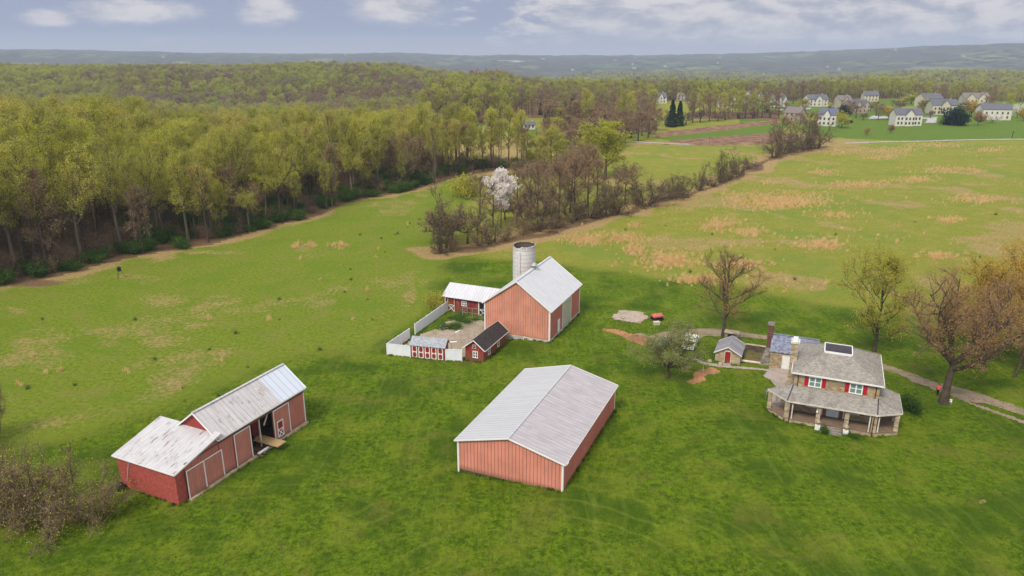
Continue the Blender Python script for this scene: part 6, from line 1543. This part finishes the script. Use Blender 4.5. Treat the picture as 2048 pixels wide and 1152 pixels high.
far_house('rearmost tan house with two front gables at the right edge of the estate', 1951, 213, 50, -.2, 28, 7.5, 3.8, 'cream', 'farroof2', 2, 5, 2)
far_house('broad grey-roofed house with tan side wings left of the orange tree', 1722, 226, 46, .3, 32, 5.8, 3.8, 'fartan', 'farroof', 2, 4, 2)
far_house('tan house with hipped-looking roof behind the broad grey-roofed one', 1690, 215, 30, .2, 22, 6.4, 3.4, 'fartan', 'farroof2', 1, 3, 2)
far_house('pale house with porch and dormer beside the yellow tree', 1636, 213, 44, .1, 24, 6.4, 3.4, 'farwhite', 'farroof', 1, 5, 2)
far_house('bright white house with two steep gables left of the yellow tree', 1562, 214, 32, .4, 22, 6, 4.2, 'farwhite', 'farroof', 2, 3, 2)
far_house('cream gabled house behind the row of bare trees', 1514, 207, 32, .5, 26, 7, 4.2, 'cream', 'farroof', 1, 3, 2, gable_end=True)
far_house('white twin-gabled house right of the dark evergreen clump', 1460, 215, 36, .3, 24, 7, 4, 'farwhite', 'farroof', 2, 4, 2)
far_house('grey-gabled house hidden among bare trees', 1404, 200, 26, .8, 22, 6.5, 4, 'cream', 'farroof2', 1, 3, 2)
far_house('narrow white gable end showing between tan trees', 1371, 201, 16, 1.2, 18, 6.5, 3.6, 'farwhite', 'farroof', 0, 2, 2, gable_end=True)
far_house('white house with grey roof furthest left of the estate', 1321, 207, 28, .2, 20, 6, 3.6, 'farwhite', 'farroof', 1, 3, 2)
far_house('grey-roofed pale house behind the middle of the estate', 1742, 203, 30, -.1, 20, 6.2, 3.4, 'cream', 'farroof', 0, 4, 2)
far_house('long low white farmhouse by the green clearing left of centre', 1055, 259, 34, .15, 12, 3.0, 1.6, 'farwhite', 'farroof', 0, 4, 1, gable_end=True)
o = far_house('white farm building glimpsed through the wood crowns', 985, 262, 30, .1, 14, 4.0, 1.6, 'farwhite', 'farroof', 0, 3, 1)
for px, yy, wd, lab in ((1018, 5200, 80, 'pale long warehouse far off on the blue plain'), (1086, 5600, 14, 'small pale building far off right of the warehouse')):
    d = ray(px, 116); x = d[0] / d[1] * yy; z_ = float(hgt(x, yy)); t = thing('warehouse', lab, 'warehouse', (x, yy, z_)); MB().box(-wd, wd, 0, 60, -10, 9).build('wall', M['farwhite'], t); MB().box(-wd - 1, wd + 1, -1, 61, 9, 10).build('roof', M['cream'], t)

for k_ in range(26):
    yy = 3300 + 110 * k_ + float(rng.uniform(-60, 60)); tt = float(rng.uniform(.12, .66)) if k_ % 4 else float(rng.uniform(-.5, .1)); x = tt * yy; z_ = float(hgt(x, yy)) + 6
    t = thing('distant_house', 'tiny pale building far off on the hazy blue hills', 'house', (x, yy, z_), float(rng.uniform(-1, 1)), 'tiny pale buildings on the far hills')
    wd = float(rng.uniform(4, 10)); gable_body(-wd, wd, 0, 16, -8, 4, 8).build('wall', M['fartan' if k_ % 2 else 'cream'], t); MB().slab([(-wd - .5, -.6, 3.8), (wd + .5, -.6, 3.8), (wd + .5, 8, 8.3), (-wd - .5, 8, 8.3)], .3).build('roof', M['farroof'], t)

# --- trees of the estate and the far field
OR = tree_meshes(700, H=8, base=.22, spread=3.8, form='fork', nprim=9, nsec=7, ntw=8, leafn=2200, leaf=.25, leafspread=.7, tr=.2, lfm='gold')
RU = tree_meshes(701, H=8, base=.22, spread=3.8, form='fork', nprim=9, nsec=7, ntw=8, leafn=1800, leaf=.25, leafspread=.7, tr=.2, lfm='rust')
YG = tree_meshes(702, H=10, base=.2, spread=4.4, form='fork', nprim=9, nsec=7, ntw=8, leafn=2400, leaf=.27, leafspread=.8, tr=.2, lfm='yg')
LG = tree_meshes(703, H=12, base=.2, spread=4.6, form='tall', nprim=13, nsec=6, ntw=6, leafn=2400, leaf=.3, leafspread=.9, tr=.22, lfm='lime')
WH = tree_meshes(704, H=8, base=.2, spread=4.4, form='fork', nprim=9, nsec=7, ntw=8, leafn=1400, leaf=.22, leafspread=.7, tr=.2, lfm='white', twm='twig_pale')
EV = bush_meshes(705, H=9, W=9.5, stems=26, nsec=7, ntw=9, leafn=9000, leaf=.38, lfm='conifer', rad=.12, twl=1.2, leafspread=.8)
def est(m_, H_, px, py, yt, wp, name, lab, cat='tree', grp=None, nw=8.5): return put(m_, H_, px, py, yt, name, lab, cat, grp, wpx=wp, nomw=nw)
est(CON, 17, 1343, 254, 198, 26, 'spruce_tree', 'left and taller of the two dark spruces before the bare trees', nw=8); est(CON, 17, 1358, 252, 200, 24, 'spruce_tree', 'right one of the two dark spruces before the bare trees', nw=8)
est(CON, 17, 1302, 216, 190, 18, 'spruce_tree', 'green spruce at the left end of the estate', nw=8)
for i, (px, py) in enumerate(((1434, 212), (1441, 211), (1448, 212))): est(CON, 17, px, py, 190, 13, 'spruce_tree', 'dark evergreen of the tight clump behind the estate', grp='tight clump of dark evergreens', nw=8)
est(EV, 9, 1913, 251, 218, 36, 'evergreen_bush', 'large dark round evergreen on the lawn between two white houses', 'bush', nw=9.5)
est(EV, 9, 1686, 228, 211, 22, 'evergreen_bush', 'dark evergreen bush in front of the tan hipped house', 'bush', nw=9.5); est(EV, 9, 1700, 246, 240, 8, 'evergreen_bush', 'tiny dark clipped bush on the lawn right of the solar-roofed house', 'bush', nw=9.5)
est(OR, 8, 1776, 240, 214, 28, 'ornamental_tree', 'orange-leaved round tree beside the nearest cream house drive')
est(OR, 8, 1942, 232, 202, 34, 'ornamental_tree', 'golden tree behind the dark round evergreen'); est(RU, 8, 1955, 251, 222, 32, 'ornamental_tree', 'rusty round tree on the lawn right of the dark evergreen')
est(YG, 10, 1604, 216, 195, 26, 'ornamental_tree', 'bright yellow round tree beside the porch house'); est(RU, 8, 1734, 271, 255, 17, 'ornamental_tree', 'small round reddish tree alone on the lawn, left one'); est(RU, 8, 1781, 266, 249, 18, 'ornamental_tree', 'small round reddish tree by the corner of the nearest cream house')
est(WH, 8, 1984, 246, 226, 34, 'ornamental_tree', 'pale pink flowering tree before the long white house'); est(WH, 8, 2034, 236, 205, 30, 'ornamental_tree', 'pale blossoming tree right of the long white house')
est(LG, 12, 2018, 214, 189, 18, 'ornamental_tree', 'slim pale green tree at the wood edge on the far right'); est(YG, 10, 1683, 256, 222, 34, 'ornamental_tree', 'light green willow-like tree right of the solar-roofed house'); est(OR, 8, 2046, 242, 216, 26, 'ornamental_tree', 'orange tree at the right edge of the estate')
est(YG, 10, 1822, 208, 186, 44, 'ornamental_tree', 'yellow-green spreading tree behind the estate houses'); est(YG, 10, 1846, 222, 196, 26, 'ornamental_tree', 'green tree between the rear cream houses')
est(LG, 12, 1488, 206, 186, 24, 'ornamental_tree', 'light green tree between two cream houses of the estate'); est(YG, 10, 1420, 204, 182, 30, 'ornamental_tree', 'tan-green tree left of the dark evergreen clump')
gB = 'bare and budding trees scattered around the estate'
for k, (px, py, yt, wp) in enumerate(((1385, 246, 206, 30), (1400, 245, 204, 30), (1418, 243, 200, 34), (1436, 242, 222, 26), (1450, 240, 224, 30), (1475, 238, 218, 26), (1490, 237, 216, 28), (1508, 236, 214, 26), (1524, 235, 212, 26), (1540, 236, 206, 30), (1556, 238, 216, 24), (1330, 250, 212, 30), (1312, 262, 220, 34), (1372, 250, 214, 28), (1712, 236, 214, 22), (1726, 240, 218, 20), (1600, 250, 230, 30), (1625, 256, 234, 24), (1752, 232, 206, 22), (1768, 226, 204, 22), (1790, 224, 204, 24), (1656, 208, 190, 24), (1668, 214, 196, 20), (1838, 234, 212, 18), (1976, 226, 206, 20), (1345, 204, 184, 26), (1388, 202, 180, 26), (1534, 210, 192, 22), (1586, 208, 192, 22), (1300, 268, 232, 30), (1284, 272, 228, 40), (1262, 276, 226, 40), (1240, 278, 224, 44), (1218, 276, 214, 44), (1196, 276, 218, 40), (1470, 222, 200, 26), (1500, 216, 196, 22), (1545, 216, 198, 22), (1610, 222, 204, 20), (1662, 224, 206, 20), (1700, 232, 206, 26), (1740, 222, 198, 24), (1756, 240, 216, 20), (1800, 218, 196, 28), (1846, 226, 204, 22), (1860, 236, 214, 20), (1925, 232, 208, 24), (1935, 216, 194, 26), (1975, 218, 196, 24), (2010, 226, 204, 22), (1570, 228, 208, 22), (1640, 236, 218, 20), (1590, 236, 214, 28))):
    m_, H_, nm, nw_ = ((BARET[0], 20, 'bare_tree', 10), (BARE[1], 17, 'bare_tree', 9), (BARET[1], 20, 'bare_tree', 10), (BARE[2], 17, 'bare_tree', 9))[k % 4]
    est(m_, H_, px, py, yt - 3, wp * 1.15, nm, 'thin bare tree standing among the far houses and the field edge before them', grp=gB, nw=nw_)

# ------------------------------------------------------------------ labels that tell repeats apart by their place in the row
for grp_, pre in (('bare and budding trees scattered around the estate', 'thin bare tree among or before the far houses, %s from the left'), ('bare trees of the belt beyond the hedgerow', 'purple-brown bare tree of the belt beyond the hedgerow, %s from the left'),
                  ('brown thickets behind the hedgerow', 'brown brushy thicket behind the hedgerow, %s from the left'), ('thin steel posts in the barnyard', 'thin grey steel post in the barnyard, %s from the left'),
                  ('stones of the rubble patch', 'rough pale stone of the rubble patch, %s from the left'), ('dark pines above the brown wood', 'dark pine above the brown wood, %s from the left'),
                  ('small trees between wood and hedgerow', 'lime tree between wood end and lone broad tree, %s from the left'), ('tight clump of dark evergreens', 'dark evergreen of the tight clump behind the estate, %s from the left'),
                  ('tiny pale buildings on the far hills', 'tiny pale building on the hazy far hills, %s from the left')):
    for i_, o in enumerate(sorted([q for q in COL.objects if q.get('group') == grp_ and q.parent is None], key=lambda q: q.location.x / q.location.y)): o['label'] = pre % ordinal(i_)

# ------------------------------------------------------------------ haze
hz_mb = MB().box(-8000, 8000, -300, 8200, -120, 190)
hm = bpy.data.materials.new('haze'); hm.use_nodes = True; gz = NT(hm.node_tree)
pv = gz('ShaderNodeVolumePrincipled', {'Color': (0.70, 0.82, 1.0, 1), 'Density': 0.000125, 'Anisotropy': 0.0}); om = gz('ShaderNodeOutputMaterial'); gz.l.new(pv.outputs[0], om.inputs['Volume'])
hz_o = hz_mb.build('haze', hm); tag(hz_o, kind='stuff')
